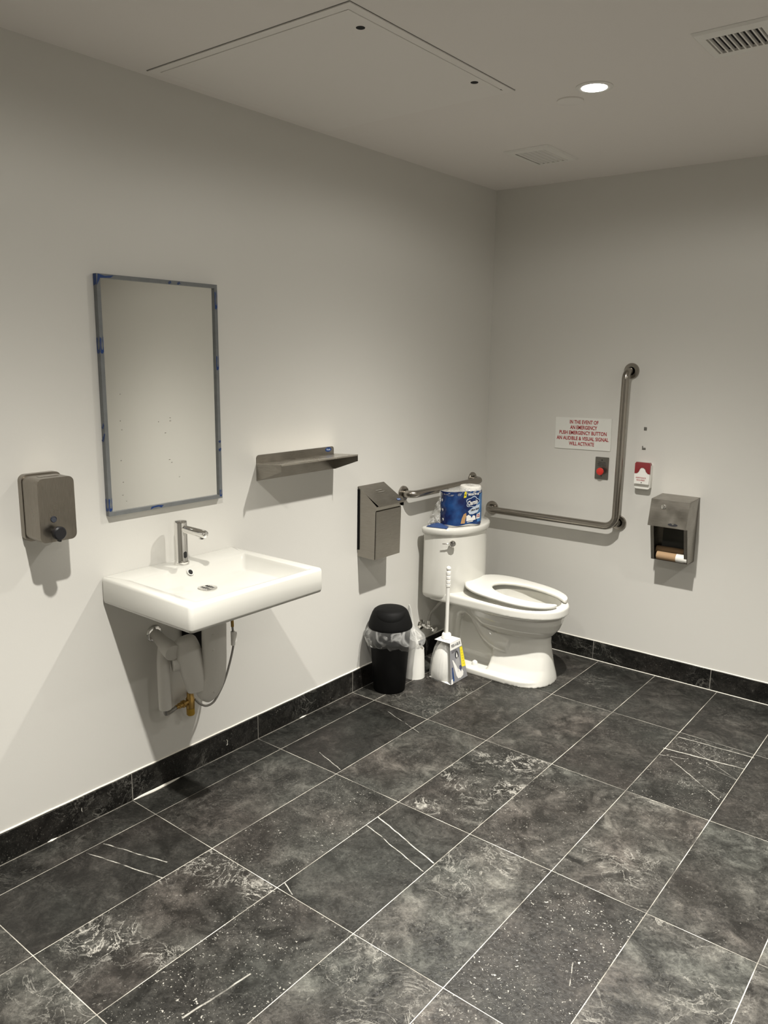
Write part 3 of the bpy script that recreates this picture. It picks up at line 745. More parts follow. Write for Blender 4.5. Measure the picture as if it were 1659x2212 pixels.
for z, y, x0, x1, end in ((.672, -.040, 1.018, 1.152, False), (.652, -.075, 1.034, 1.150, True)):
    r = thing('cardboard_tube', 'empty brown cardboard roll core in front, with a white spindle end' if end else 'empty brown cardboard roll core at the back, deeper inside the dispenser', 'roll core', ((x0+x1)/2, y, z), 'roll cores in the dispenser')
    bm = NEW(); tube(bm, [(x0, y, z), (x1, y, z)], .0195, 28, False); tube(bm, [(x0, y, z), (x1, y, z)], .0185, 28, False); obj('core', bm, M['cardb'], r)
    bm = NEW(); tube(bm, [(x0-.008, y, z), (x0-.002, y, z), (x0+.002, y, z)], [.006, .012, .012], 20); obj('spindle_tip', bm, M['black'], r)
    bm = NEW(); tube(bm, [(x1-.022 if end else x1, y, z), (dx1-.006, y, z)], .0202 if end else .012, 28); obj('spindle_end', bm, M['white'] if end else M['black'], r)

# ------------------------------------------------------------------ sink
sx1, syl, syr, szt, szb = .462, -2.445, -1.862, .851, .760
t = thing('wall_sink', 'white rectangular wall-hung sink below the mirror', 'sink', (WX, (syl+syr)/2, szb))
def rr3(x0, x1, y0, y1, r, z, n=5):
    return [(x, y, z) for x, y in rrect(x1-x0, y1-y0, r, n, (x0+x1)/2, (y0+y1)/2)]
bm = NEW()
o_ = .016
rings = [rr3(WX+.001, sx1-.010, syl+.010, syr-.010, .010, szb), rr3(WX+.001, sx1-.003, syl+.003, syr-.003, .012, szb+.004), rr3(WX+.001, sx1, syl, syr, .013, szb+.014),
         rr3(WX+.001, sx1, syl, syr, .013, szt-.010), rr3(WX+.001, sx1-.003, syl+.003, syr-.003, .012, szt-.0025), rr3(WX+.001, sx1-.009, syl+.009, syr-.009, .010, szt),
         rr3(.092, .440, -2.402, -1.905, .008, szt), rr3(.096, .437, -2.398, -1.909, .010, szt-.004), rr3(.101, .434, -2.394, -1.913, .012, szt-.012),
         rr3(.128, .424, -2.368, -1.940, .016, .806), rr3(.140, .415, -2.358, -1.950, .020, .800)]
loft(bm, rings, True, False)
bm.verts.ensure_lookup_table()
last = [v for v in bm.verts][-len(rings[-1]):]
c = bm.verts.new((.215, -2.165, .793))
n_ = len(last)
for k in range(n_): bm.faces.new((last[k], last[(k+1) % n_], c))
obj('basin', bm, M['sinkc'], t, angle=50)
bm = NEW(); lathe(bm, [(.034, -.001), (.034, .0012), (.031, .0024), (.0, .0024)], (.205, -2.172, .7955), 'z', 32, True); dr = obj('drain_strainer', bm, M['chrome'], t)
bm = NEW()
for k in range(-2, 3):
    for s in (-1, 1):
        box(bm, .205+k*.0085-.0025, .205+k*.0085+.0025, -2.172+(s*.010)-.008+abs(k)*.0015, -2.172+(s*.010)+.008-abs(k)*.0015, .7978, .7983)
obj('strainer_slots', bm, M['dark'], dr, smooth=False)
ax = Vector((.040, 0, .027)).normalized()
bm = NEW(); lathe(bm, [(.0125, .0005), (.0120, .0030), (.0095, .0032), (.009, .0015)], (.1105, -2.170, .8335), (.83, 0, .55), 24); ov = obj('overflow_ring', bm, M['ceramic'], t)
bm = NEW(); lathe(bm, [(.0096, .0016), (0, .0016)], (.1105, -2.170, .8335), (.83, 0, .55), 24, False, True); obj('overflow_hole', bm, M['dark'], t)

# faucet
fx, fy = .052, -2.160
t = thing('sensor_faucet', 'chrome cylindrical sensor faucet standing on the sink', 'faucet', (fx, fy, szt))
bm = NEW(); lathe(bm, [(.0265, 0), (.0270, .003), (.0265, .011), (.0235, .013), (.0228, .0145), (.0228, .152), (.0222, .156), (.0195, .1585), (0, .1595)], (fx, fy, szt), 'z', 40, True); obj('column', bm, M['chrome'], t)
bm = NEW(); sp0 = Vector((fx+.008, fy+.002, szt+.131)); sp1 = Vector((fx+.128, fy+.008, szt+.126)); dd = (sp1-sp0).normalized()
tube(bm, [sp0, sp1-dd*.005, sp1-dd*.0015, sp1], [.0138, .0138, .0128, .0105], 28); sp = obj('spout', bm, M['chrome'], t)
bm = NEW(); lathe(bm, [(.0095, 0), (.0095, -.010), (.007, -.0115), (0, -.0115)], sp1-dd*.022+Vector((0, 0, -.009)), 'z', 20, True); obj('aerator', bm, M['chrome'], t)
sd = Vector((.95, -.05, 0)).normalized()
bm = NEW(); f3 = quad_frame(Vector((fx, fy, szt+.038))+sd*.0222, Vector((0, 0, 1)).cross(sd), (0, 0, 1), sd)
prism(bm, rrect(.013, .024, .0064, 6), f3, 0, .0012); obj('sensor_window', bm, M['dark'], t)

# plumbing
t = thing('sink_drain_trap', 'fat grey-covered drain trap hanging under the sink', 'drain trap', (.2, -2.155, .40))
bm = NEW()
P = smooth_path([(.205, -2.148, .768), (.205, -2.148, .68), (.205, -2.150, .60), (.205, -2.152, .52), (.203, -2.158, .465), (.192, -2.170, .425), (.182, -2.184, .398), (.176, -2.194, .385)], 5)
rr_ = [.043]*len(P)
for k in range(len(P)):
    q = k/(len(P)-1)
    if q > .68: rr_[k] = .043*max(.16, math.sqrt(max(0, 1-((q-.68)/.34)**2)))
tube(bm, P, rr_, 28); 
for k in range(5): lathe(bm, [(.006, -.001), (.005, .002), (0, .003)], (.205+.030, -2.148-.031, .63-.052*k), (.7, -.72, 0), 12)
obj('tailpiece_cover', bm, M['foam'], t)
bm = NEW(); tube(bm, smooth_path([(.168, -2.188, .425), (.160, -2.196, .46), (.150, -2.206, .51), (.142, -2.214, .55), (.136, -2.220, .585), (.132, -2.224, .606), (.130, -2.226, .614)], 3),
     [.047]*10+[.0465, .0455, .044, .042, .040, .036, .030, .021, .008], 28); obj('trap_cover', bm, M['foam'], t)
bm = NEW(); tube(bm, [(.130, -2.220, .522), (.112, -2.262, .520)], .030, 20); obj('arm_cover', bm, M['foam'], t)
bm = NEW(); box(bm, WX+.002, .012, -2.130, -2.030, .47, .757, .004, 1); obj('black_plate', bm, M['black'], t)  # flat black plate on the wall behind the trap
t = thing('sink_supply_cover', 'slim grey pipe cover with elbow and chrome wall plate under the sink', 'pipe cover', (0, -2.25, .34))
bm = NEW(); lathe(bm, [(.033, 0), (.032, .004), (.026, .009), (.016, .011), (.014, .011)], (WX, -2.247, .600), 'x', 36, True); obj('wall_plate', bm, M['chrome'], t)
bm = NEW(); tube(bm, [(WX+.008, -2.247, .600), (.03, -2.253, .592), (.050, -2.258, .587), (.070, -2.261, .583), (.090, -2.266, .579), (.115, -2.271, .575), (.136, -2.2755, .571), (.1385, -2.276, .5705), (.1395, -2.2762, .5703)],
     [.019, .0215, .0225, .025, .029, .0295, .0295, .0285, .026], 28); obj('elbow_cover', bm, M['foam'], t)
bm = NEW(); tube(bm, smooth_path([(.080, -2.268, .585), (.084, -2.279, .53), (.086, -2.281, .45), (.087, -2.281, .37), (.087, -2.281, .350)], 4), .0222, 26); obj('pipe_cover', bm, M['foam'], t)
t = thing('mixing_valve', 'brass valve with yellow cap below the sink pipes', 'valve', (.05, -2.13, .27))
bm = NEW(); lathe(bm, [(.012, .0), (.016, .003), (.0165, .04), (.013, .045), (.012, .062), (0, .063)], (.045, -2.140, .288), 'z', 24, True); obj('valve_body', bm, M['brass'], t)
bm = NEW(); lathe(bm, [(.0, -.028), (.013, -.028), (.0155, -.024), (.0155, .0), (.0, .0)], (.045, -2.140, .290), 'z', 24); obj('yellow_cap', bm, M['yellowbrass'], t)
bm = NEW(); tube(bm, [(.045, -2.145, .318), (.045, -2.165, .317), (.045, -2.166, .317), (.045, -2.176, .316), (.045, -2.177, .316), (.045, -2.192, .315), (.045, -2.193, .315), (.045, -2.205, .314)],
     [.009, .009, .014, .014, .011, .011, .0085, .0085], 16); tube(bm, [(.045, -2.13, .32), (WX+.006, -2.10, .33)], .009, 14); obj('side_union', bm, M['brass'], t)
bm = NEW(); tube(bm, smooth_path([(.045, -2.203, .314), (.047, -2.225, .309), (.055, -2.25, .310), (.075, -2.272, .325), (.086, -2.281, .352)]), .0072, 14); obj('inlet_hose', bm, M['braid'], t)
t = thing('faucet_supply_hose', 'thin braided steel hose looping from the sink down to the brass valve', 'hose', (.08, -1.97, .40))
bm = NEW(); tube(bm, smooth_path([(.095, -1.975, .64), (.095, -1.972, .585), (.095, -1.968, .535), (.092, -1.968, .49), (.086, -1.985, .42), (.082, -2.005, .365), (.080, -2.030, .325), (.078, -2.058, .294), (.074, -2.088, .288), (.066, -2.112, .302), (.056, -2.126, .322)], 6), .0042, 12); obj('braided_hose', bm, M['braid'], t)
bm = NEW(); tube(bm, [(.096, -1.978, .765), (.096, -1.977, .66), (.096, -1.976, .655), (.096, -1.975, .645), (.096, -1.975, .644), (.096, -1.975, .625), (.096, -1.974, .624), (.096, -1.973, .605), (.096, -1.973, .604), (.095, -1.971, .575)],
     [.006, .006, .0085, .0085, .0065, .0065, .009, .009, .006, .006], 14); obj('connector', bm, M['brass'], t)
bm = NEW(); tube(bm, [(.095, -1.970, .555), (.093, -1.968, .500)], .0085, 12); prism(bm, [(-1.962, .505), (-1.950, .512), (-1.950, .548), (-1.962, .552)], lambda u, v, d: Vector((d, u, v)), .094, .0945); obj('paper_tag', bm, M['cardw'], t, smooth=False)

# ------------------------------------------------------------------ toilet
AY = -.432
t = thing('toilet', 'white elongated one-piece toilet with open-front seat in the corner', 'toilet', (.40, AY, 0))
def dring(xb, xf, hw, z, n=2.2, nb=6, N=40, xs_=None, rb=.03):
    """D-shaped plan: flat back at xb, super-elliptic front to xf; starting from straight sides until xs_"""
    xs_ = xb + (xf-xb)*.4 if xs_ is None else xs_
    pts = []
    for k in range(N+1):
        a = -PI/2 + PI*k/N
        ca, sa = math.cos(a), math.sin(a)
        x = xs_ + (xf-xs_)*abs(ca)**(2/n); y = AY + hw*math.copysign(abs(sa)**(2/n), sa)
        pts.append((x, y, z))
    for k in range(1, nb+1):     # right (far) side back corner
        a = PI/2 * k/nb
        pts.append((xb+rb-rb*math.sin(a), AY+hw-rb+rb*math.cos(a), z))
    for k in range(nb+1):
        a = PI/2 * k/nb
        pts.append((xb+rb-rb*math.cos(a), AY-hw+rb-rb*math.sin(a), z))
    return pts
def solid(bm, specs):
    loft(bm, [dring(*s[:4], **s[4]) if len(s) > 4 else dring(*s) for s in specs])
bm = NEW()
k_ = dict(n=2.3, xs_=.50)
solid(bm, [(.115, .706, .165, 0, k_), (.115, .706, .165, .026, k_), (.125, .690, .152, .036, k_)])                       # plinth
c1 = dict(n=2.4, xs_=.50, rb=.02)
solid(bm, [(.400, .712, .164, .0, c1), (.405, .709, .150, .03, c1), (.412, .702, .124, .075, c1), (.415, .692, .102, .14, c1), (.415, .682, .090, .20, c1), (.415, .682, .092, .30, c1)])
c2 = dict(n=2.2, xs_=.46, rb=.06)
solid(bm, [(.40, .666, .086, .225, c2), (.36, .694, .114, .245, c2), (.325, .720, .146, .277, c2), (.30, .736, .167, .315, c2), (.28, .744, .178, .365, c2)])
c3 = dict(n=2.2, xs_=.46, rb=.02)
solid(bm, [(.075, .752, .186, .352, c3), (.075, .759, .193, .361, c3), (.075, .758, .191, .396, c3), (.075, .750, .182, .405, c3)])
# web between column and back, trapway relief
box(bm, .13, .47, AY-.048, AY+.048, .0, .37)
pth = smooth_path([(.50, .165), (.43, .175), (.375, .205), (.335, .255), (.295, .305), (.24, .328), (.185, .305), (.160, .25), (.150, .16), (.148, .02)], 6)
for sy in (-1, 1):
    tube(bm, [(p[0], AY+sy*.070, p[1]) if len(p) == 2 else (p.x, AY+sy*.070, p.y) for p in [Vector((q.x, q.y)) for q in pth]], .044, 18)
toilet_body = bm

def bake(ob, mods):
    for kind, kw in mods:
        md = ob.modifiers.new(kind.lower(), kind)
        for a, v in kw.items(): setattr(md, a, v)
    bpy.context.view_layer.update()
    dg = bpy.context.evaluated_depsgraph_get()
    me = bpy.data.meshes.new_from_object(ob.evaluated_get(dg))
    old = ob.data; ob.modifiers.clear(); ob.data = me; bpy.data.meshes.remove(old)
    me.polygons.foreach_set('use_smooth', [True]*len(me.polygons))
    return ob
body = obj('bowl', toilet_body, M['ceramic'], t)
bake(body, [('REMESH', dict(mode='VOXEL', voxel_size=.0042)), ('SMOOTH', dict(factor=.5, iterations=7))])
bm = NEW()
def ering(xc, a, b_, z, N=48, n=2.1):
    out = []
    for k in range(N):
        th = 2*PI*k/N; ca, sa = math.cos(th), math.sin(th)
        out.append((xc+a*math.copysign(abs(ca)**(2/n), ca), AY+b_*math.copysign(abs(sa)**(2/n), sa), z))
    return out
loft(bm, [ering(.535, .185, .135, .43), ering(.535, .185, .135, .398), ering(.535, .188, .138, .37), ering(.53, .175, .125, .33), ering(.52, .145, .10, .29), ering(.50, .095, .07, .255), ering(.48, .05, .045, .235)])
cut = obj('cut', bm, M['ceramic'], t)
bpy.context.view_layer.update()
bake(body, [('BOOLEAN', dict(operation='DIFFERENCE', object=cut, solver='EXACT'))])
bpy.data.objects.remove(cut)
body.data.set_sharp_from_angle(angle=math.radians(50))

# tank
bm = NEW(); kt = dict(n=2.15, xs_=.085, rb=.02)
solid(bm, [(.070, .215, .185, .362, kt), (.058, .238, .208, .367, kt), (.052, .250, .218, .379, kt), (.050, .254, .2215, .397, kt), (.050, .250, .2205, .55, kt), (.050, .246, .219, .706, kt)])
obj('tank', bm, M['ceramic'], t, angle=55)
bm = NEW()
solid(bm, [(.052, .244, .218, .703, kt), (.050, .256, .230, .7075, kt), (.048, .260, .234, .714, kt), (.047, .262, .235, .730, kt), (.048, .259, .233, .737, kt), (.052, .253, .228, .7405, kt)])
obj('tank_lid', bm, M['ceramic'], t, angle=55)
lv = Vector((.200, -.602, .668)); ln = Vector((.62, -.74, 0)).normalized(); lt_ = Vector((0, 0, 1)).cross(ln)
bm = NEW(); lathe(bm, [(.007, -.02), (.007, .012), (.0160, .013), (.0170, .017), (.0170, .024), (.014, .027), (0, .028)], lv, ln, 28)
tube(bm, [lv+ln*.019, lv+ln*.024-lt_*.030, lv+ln*.022-lt_*.052], [.0035, .0030, .0024], 12); obj('flush_lever', bm, M['chrome'], t)
bm = NEW(); lathe(bm, [(.016, 0), (.0155, .010), (.012, .018), (.006, .0225), (0, .0235)], (.328, AY-.118, .036), 'z', 24); obj('bolt_cap', bm, M['seat'], t)

# seat: open-front ring, slightly raised at the hinge
def seat_section(a, shrink=1.0):
    """a: 0 = front centre; outer and inner boundary point"""
    ca, sa = math.cos(a), math.sin(a)
    n = 2.25
    xo = .485 + (.262 if ca > 0 else .262)*math.copysign(abs(ca)**(2/(n if ca > 0 else 3.0)), ca); yo = .188*math.copysign(abs(sa)**(2/(n if ca > 0 else 2.6)), sa)
    xi = .520 + (.215 if ca > 0 else .165)*math.copysign(abs(ca)**(2/2.0), ca); yi = .110*math.copysign(abs(sa)**(2/2.0), sa)
    return xo, yo, xi, yi
bm = NEW(); rings = []; th = .0175
prof = [(0, .25), (.0, .75), (.035, .93), (.10, 1.0), (.30, 1.05), (.60, 1.05), (.90, 1.0), (.965, .93), (1, .75), (1, .25), (.965, .06), (.90, 0), (.5, -.02), (.10, 0), (.035, .06)]
NS = 84; a0 = .30
for k in range(NS+1):
    a = a0 + (2*PI-2*a0)*k/NS
    xo, yo, xi, yi = seat_section(a)
    e = min(k, NS-k); s = 1.0 if e > 4 else (.30, .68, .86, .95, .99)[e]
    cx, cy = (xo+xi)/2, (yo+yi)/2
    ring = []
    for u, v in prof:
        px = xi+(xo-xi)*u; py = yi+(yo-yi)*u
        px = cx+(px-cx)*s; py = cy+(py-cy)*s
        zz = (v-.5)*th*(.5+.5*s)+.5*th
        zb = .4095 + .030*max(0, min(1, (.74-px)/.52))**1.1
        ring.append((px, AY+py, zb+zz))
    rings.append(ring)
loft(bm, rings)
obj('seat', bm, M['seat'], t, angle=60)
for sy in (-1, 1):
    bm = NEW()
    tube(bm, [(.225, AY+sy*.075-.02, .428), (.225, AY+sy*.075+.02, .428)], .010, 16)
    lathe(bm, [(.014, 0), (.014, .016), (0, .018)], (.222, AY+sy*.075, .404), 'z', 16)
    obj('seat_hinge', bm, M['seat'], t)

t.location.x -= .020
# ------------------------------------------------------------------ toilet supply valve
t = thing('toilet_supply_valve', 'chrome wall stop valve with hose behind the bin and toilet', 'supply valve', (WX, -.590, .185))
bm = NEW(); lathe(bm, [(.028, 0), (.026, .006), (.012, .012), (.009, .013)], (WX, -.590, .190), 'x', 28, True); obj('wall_plate', bm, M['chrome'], t)
bm = NEW(); tube(bm, [(WX, -.590, .190), (.040, -.590, .188)], .0085, 16); lathe(bm, [(.012, -.014), (.0125, 0), (.012, .016), (0, .017)], (.040, -.590, .188), 'x', 20, True)
tube(bm, [(.040, -.590, .188), (.040, -.590, .222)], .0085, 14); tube(bm, [(.040, -.62, .196), (.040, -.61, .20)], .008, 14); obj('valve_body', bm, M['chrome'], t)
bm = NEW(); tube(bm, [(.050, -.590, .186), (.072, -.588, .182)], .0055, 12)
prism(bm, ellipse(.040, .022, 24), quad_frame((.074, -.588, .180), (0, 1, 0), (0, 0, 1), (1, 0, 0), .3), 0, .009); bevel_all(bm, .002, 2, 60); obj('oval_handle', bm, M['chrome'], t)
bm = NEW(); tube(bm, smooth_path([(.040, -.590, .220), (.050, -.588, .26), (.085, -.583, .31), (.115, -.578, .345), (.120, -.575, .356)]), .0075, 14); obj('supply_hose', bm, M['braid'], t)

# ------------------------------------------------------------------ roll pack on the tank
t = thing('toilet_paper_pack', 'opened blue and white plastic pack of toilet rolls on the toilet tank', 'toilet paper pack', (.155, -.47, .7415))
R1 = Vector((.127, -.541)); R2 = Vector((.179, -.446)); rr0 = .0565; ZB = .7425
for (cx, cy, z0) in ((R1.x, R1.y, ZB), (R2.x, R2.y, ZB), (R2.x, R2.y, ZB+.101)):
    bm = NEW(); lathe(bm, [(.018, .002), (.051, 0), (.0535, .004), (.0535, .096), (.051, .100), (.018, .099), (.0175, .099), (.0175, .002)], (cx, cy, z0), 'z', 40)
    obj('paper_roll', bm, M['paper'], t)
dv = (R2-R1); Ld = dv.length; dv.normalize(); nv = Vector((dv.y, -dv.x))     # nv faces the room
Pm = 2*Ld+2*PI*rr0
def stad(s, off=0.0):
    """s measured along the perimeter from the middle of the room-side flat; + towards R2"""
    s = (s + Pm/2) % Pm - Pm/2; r = rr0+off
    if abs(s) <= Ld/2: c = R1+dv*(Ld/2+s); return c+nv*r
    if Ld/2 < abs(s) <= Ld/2+PI*rr0:
        a = (abs(s)-Ld/2)/rr0; C_ = R2 if s > 0 else R1; d = dv if s > 0 else -dv
        return C_+nv*(r*math.cos(a))+d*(r*math.sin(a))
    q = abs(s)-Ld/2-PI*rr0; C_ = R2 if s > 0 else R1; d = -dv if s > 0 else dv
    return C_-nv*r+d*q
def sring(z, off, N=96, s0=None, s1=None, wav=0):
    return [Vector((*stad((s0 if s0 is not None else -Pm/2)+((s1 if s1 is not None else Pm/2)-(s0 if s0 is not None else -Pm/2))*k/N, off+(wav*mnoise.noise(Vector((k*.35, z*60, 0))) if wav else 0)), z)) for k in range(N)]
bm = NEW()
zs = [(ZB, -.012), (ZB+.003, -.005), (ZB+.010, .0), (ZB+.016, .001)]
loft(bm, [sring(z, o, wav=.0015) for z, o in zs], True, False); obj('white_wrapper', bm, simple('wrapper_white', (.80, .79, .77), .25, bump=.3, bscale=30), t)
bm = NEW(); S0, S1 = -.148, .135
rows = [ZB+.010, ZB+.03, ZB+.06, ZB+.09, ZB+.12, ZB+.15, ZB+.182]
rg = []
for z in rows:
    edge = S0 + .010*math.sin((z-ZB)*90)
    rg.append([Vector((*stad(edge+(S1-edge)*k/60, .0026+.0012*mnoise.noise(Vector((k*.3, z*40, 2)))), z+(0.004*math.sin(k*.22) if z == rows[0] else 0))) for k in range(61)])
loft(bm, rg, False, False, closed=False); pr = obj('printed_band', bm, M['navy'], t, angle=80)
sfn = lambda off: (lambda u, v, d: Vector((*stad(u, off+d), ZB+v*1.09)))
def decal(name, pl, mat, off, parent=pr, d=.0002, shear=0):
    bm = NEW()
    bm.faces.new([bm.verts.new((x, y, 0)) for x, y in pl]); bmesh.ops.triangulate(bm, faces=bm.faces)
    bmesh.ops.subdivide_edges(bm, edges=bm.edges, cuts=2, use_grid_fill=True)
    map_bm(bm, lambda x, y, z: sfn(off)(x-.020, y, 0)); return obj(name, bm, mat, parent, smooth=False)
decal('light_patch', [(.085, .02), (.128, .02), (.128, .16), (.095, .15), (.075, .09)], M['skyprint'], .0040)
cloud = [(.026+.034*math.cos(a)*(1+.12*math.cos(5*a)), .118+.021*math.sin(a)*(1+.12*math.cos(5*a))) for a in [2*PI*k/40 for k in range(40)]]
cl2 = [(x*1.10-.0026+.018*(1 if x > .03 else 0)*0, .118+(y-.118)*1.18) for x, y in cloud]
def shift(pl, dx, dy, rot=0): 
    c, s = math.cos(rot), math.sin(rot)
    return [((x-.026)*c-(y-.118)*s+.026+dx, (x-.026)*s+(y-.118)*c+.118+dy) for x, y in pl]
decal('logo_cloud_rim', shift(cl2, .030, -.002, .12), M['paleprint'], .0046)
decal('logo_cloud', shift(cloud, .030, -.002, .12), M['navy'], .0052)
decal('pale_swoosh', [(.030, .072), (.050, .086), (.080, .098), (.098, .104), (.096, .082), (.085, .066), (.060, .058), (.040, .058)], M['paleprint'], .0046)
decal('white_rolls', [(.022, .026), (.022, .050), (.034, .056), (.046, .050), (.052, .040), (.060, .052), (.072, .050), (.076, .032), (.060, .028)], M['cardw'], .0047)
decal('white_label', [(.078, .034), (.102, .036), (.104, .064), (.080, .056)], M['cardw'], .0049)
decal('tan_patch', [(-.010, .016), (-.004, .040), (.006, .060), (.020, .066), (.022, .052), (.016, .034), (.014, .016)], simple('tan_print', (.45, .27, .12), .35), .0046)
decal('white_bar', [(.026, .020), (.060, .023), (.060, .026), (.026, .023)], M['cardw'], .0047)
decal('yellow_flash', [(.003, .137), (.018, .139), (.018, .166), (.008, .166)], M['yellow'], .0050)
def pack_text(s, size, u, v, mat, rot=0, wid=None, b=.0004, sh=0):
    b2 = text_bm(s, size, 1, b, ext=.0001, shear=sh)
    ww = max(p.co.x for p in b2.verts)-min(p.co.x for p in b2.verts); k = wid/ww if wid else 1
    c, s_ = math.cos(rot), math.sin(rot)
    bmesh.ops.triangulate(b2, faces=b2.faces)
    return obj('pack_lettering', map_bm(b2, lambda x, y, z: sfn(.0058)(u-.020+(x*k)*c-y*s_, v+(x*k)*s_+y*c, z)), mat, pr, smooth=False)
pack_text('Charmin', .030, .055, .113, M['cardw'], .16, .056, .0009, .2)
pack_text('Ultra Soft', .012, .068, .080, M['ink'], .18, .048, .0004, .2)
pack_text('MEGA 9=18', .013, .058, .152, M['cardw'], .03, .060, .0005)
pack_text('6', .014, .011, .151, M['ink'], 0, None, .0003)
pack_text('SOFT', .006, .091, .053, M['red'], .1, .016); pack_text('& STRONG', .006, .091, .045, M['red'], .1, .019)
for k in range(3): pack_text('9', .018, -.108+.004*k, .125-.045*k, M['cardw'], .2)
bm = NEW()
zt = [(ZB+.160, .002, 0), (ZB+.175, .003, 0), (ZB+.190, .001, .0), (ZB+.201, -.010, 0), (ZB+.206, -.030, 0)]
def slump(p, f):   # the emptied side sags
    s_ = max(0, min(1, ((R2-Vector((p.x, p.y))).dot(dv))/Ld)); p.z -= f*s_*.028; return p
loft(bm, [[slump(p, i/4) for p in sring(z, o, wav=.006)] for i, (z, o, _) in enumerate(zt)], False, True); obj('clear_wrap_top', bm, M['film'], t)
bm = NEW(); rg = []
for i in range(15):
    f = i/14; z = ZB+.001+.185*f
    row = []
    for k in range(15):
        g_ = k/14
        a = Vector((*stad(-.150, .003), z)); b3 = Vector((.052-.010*f, -.635+.05*f*f+.03*f, z))
        p = a.lerp(b3, g_)+Vector((1, -.4, 0))*(.030*math.sin(PI*g_)*(1-.3*f))
        p += Vector((mnoise.noise(Vector((i*.5, k*.5, 1))), mnoise.noise(Vector((i*.5, k*.5, 5))), mnoise.noise(Vector((i*.5, k*.5, 9)))))*.014*min(1, g_*3)
        p.z = max(p.z, ZB+.0005); p.z -= .10*g_*g_*f
        p.z = max(p.z, ZB+.0005)
        row.append(p)
    rg.append(row)
loft(bm, rg, False, False, closed=False); obj('torn_wrap', bm, M['film'], t, angle=30)
bm = NEW(); rg = []
for i in range(7):
    rg.append([Vector((.055+.018*i-.003*k, -.655+.008*k+.004*i, ZB+.0008+.020*math.sin(PI*min(1, k/7))*max(0, math.sin(PI*i/6))+.003*mnoise.noise(Vector((i*.8, k*.7, 3)))**2)) for k in range(9)])
loft(bm, rg, False, False, closed=False); obj('torn_flap', bm, simple('torn_blue_print', (.035, .07, .19), .3), t, angle=25)

# ------------------------------------------------------------------ waste bin
BC = Vector((.104, -1.003, 0))
t = thing('waste_bin', 'small black swing-lid waste bin with clear liner by the wall', 'bin', BC)
bm = NEW(); lathe(bm, [(.0, .0), (.074, .0), (.0765, .003), (.088, .16), (.099, .315), (.102, .318), (.102, .322), (.097, .322), (.086, .16), (.074, .008), (0, .008)], BC, 'z', 56); obj('bin_body', bm, M['black'], t)
bm = NEW(); lathe(bm, [(.098, .314), (.1045, .316), (.1065, .322), (.1055, .332), (.098, .358), (.088, .386), (.080, .400), (.070, .4075), (.045, .4105), (0, .4115)], BC, 'z', 64); ld_ = obj('lid', bm, M['black'], t)
def lid_r(z):
    T = [(.314, .098), (.322, .1065), (.332, .1055), (.358, .098), (.386, .088), (.400, .080), (.4075, .070), (.4105, .045), (.4115, 0)]
    for (za, ra), (zb, rb) in zip(T, T[1:]):
        if z <= zb: return ra+(rb-ra)*(z-za)/(zb-za)
    return 0
def lid_pt(a, q, off):   # a azimuth, q in 0..1 from rim to top
    T = [(.314, .098), (.322, .1065), (.332, .1055), (.358, .098), (.386, .088), (.400, .080), (.4075, .070), (.4105, .045), (.4115, 0)]
    Ls = [0]
    for (za, ra), (zb, rb) in zip(T, T[1:]): Ls.append(Ls[-1]+math.hypot(zb-za, rb-ra))
    s = q*Ls[-1]
    for i in range(len(T)-1):
        if s <= Ls[i+1]+1e-9:
            f = (s-Ls[i])/(Ls[i+1]-Ls[i]); z = T[i][0]+(T[i+1][0]-T[i][0])*f; r = T[i][1]+(T[i+1][1]-T[i][1])*f; break
    return BC+Vector((math.cos(a)*(r+off*.8), math.sin(a)*(r+off*.8), z+off*.7))
cam_az = math.atan2(-.78, .62)
bm = NEW(); rg = []
for i in range(12):
    f = i/11; row = []
    for k in range(33):
        w = -1+2*k/32
        low = .30+.30*abs(w)**2.2
        row.append(lid_pt(cam_az+w*1.25, low+(1-low)*f*.93, .0022 if 0 < i and 0 < k < 32 else -.002))
    rg.append(row)
loft(bm, rg, False, False, closed=False); obj('swing_flap', bm, M['black'], ld_, angle=60)
bm = NEW(); rg = []; N = 90
for i in range(13):
    f = i/12; row = []
    for k in range(N):
        a = 2*PI*k/N; d = Vector((math.cos(a), math.sin(a)))
        right = max(0, d.dot(Vector((.70, .71))))**2
        r = .103+.022*math.sin(PI*min(1, f*.95))+.048*right*math.sin(PI*f*.66)+.002*f
        zz = .322-.088*f-.012*right*f
        nz = mnoise.noise(Vector((d.x*3.2, d.y*3.2, f*2.2)))*.018*f+mnoise.noise(Vector((d.x*9, d.y*9, f*5)))*.0035*(f+.2)
        if f > .95: r -= .006
        p = BC+Vector((d.x*(r+nz), d.y*(r+nz), zz+mnoise.noise(Vector((d.x*4, d.y*4, 7)))*.02*f))
        p.x = max(p.x, WX+.002 if p.z > HB else .002)
        q_ = Vector((p.x-.109, p.y+.802))
        if q_.length < .058 and p.z < .40: q_ = q_.normalized()*.058; p.x, p.y = .109+q_.x, -.802+q_.y
        row.append(p)
    rg.append(row)
loft(bm, rg, False, False); obj('bin_liner', bm, M['bag'], t, angle=30)

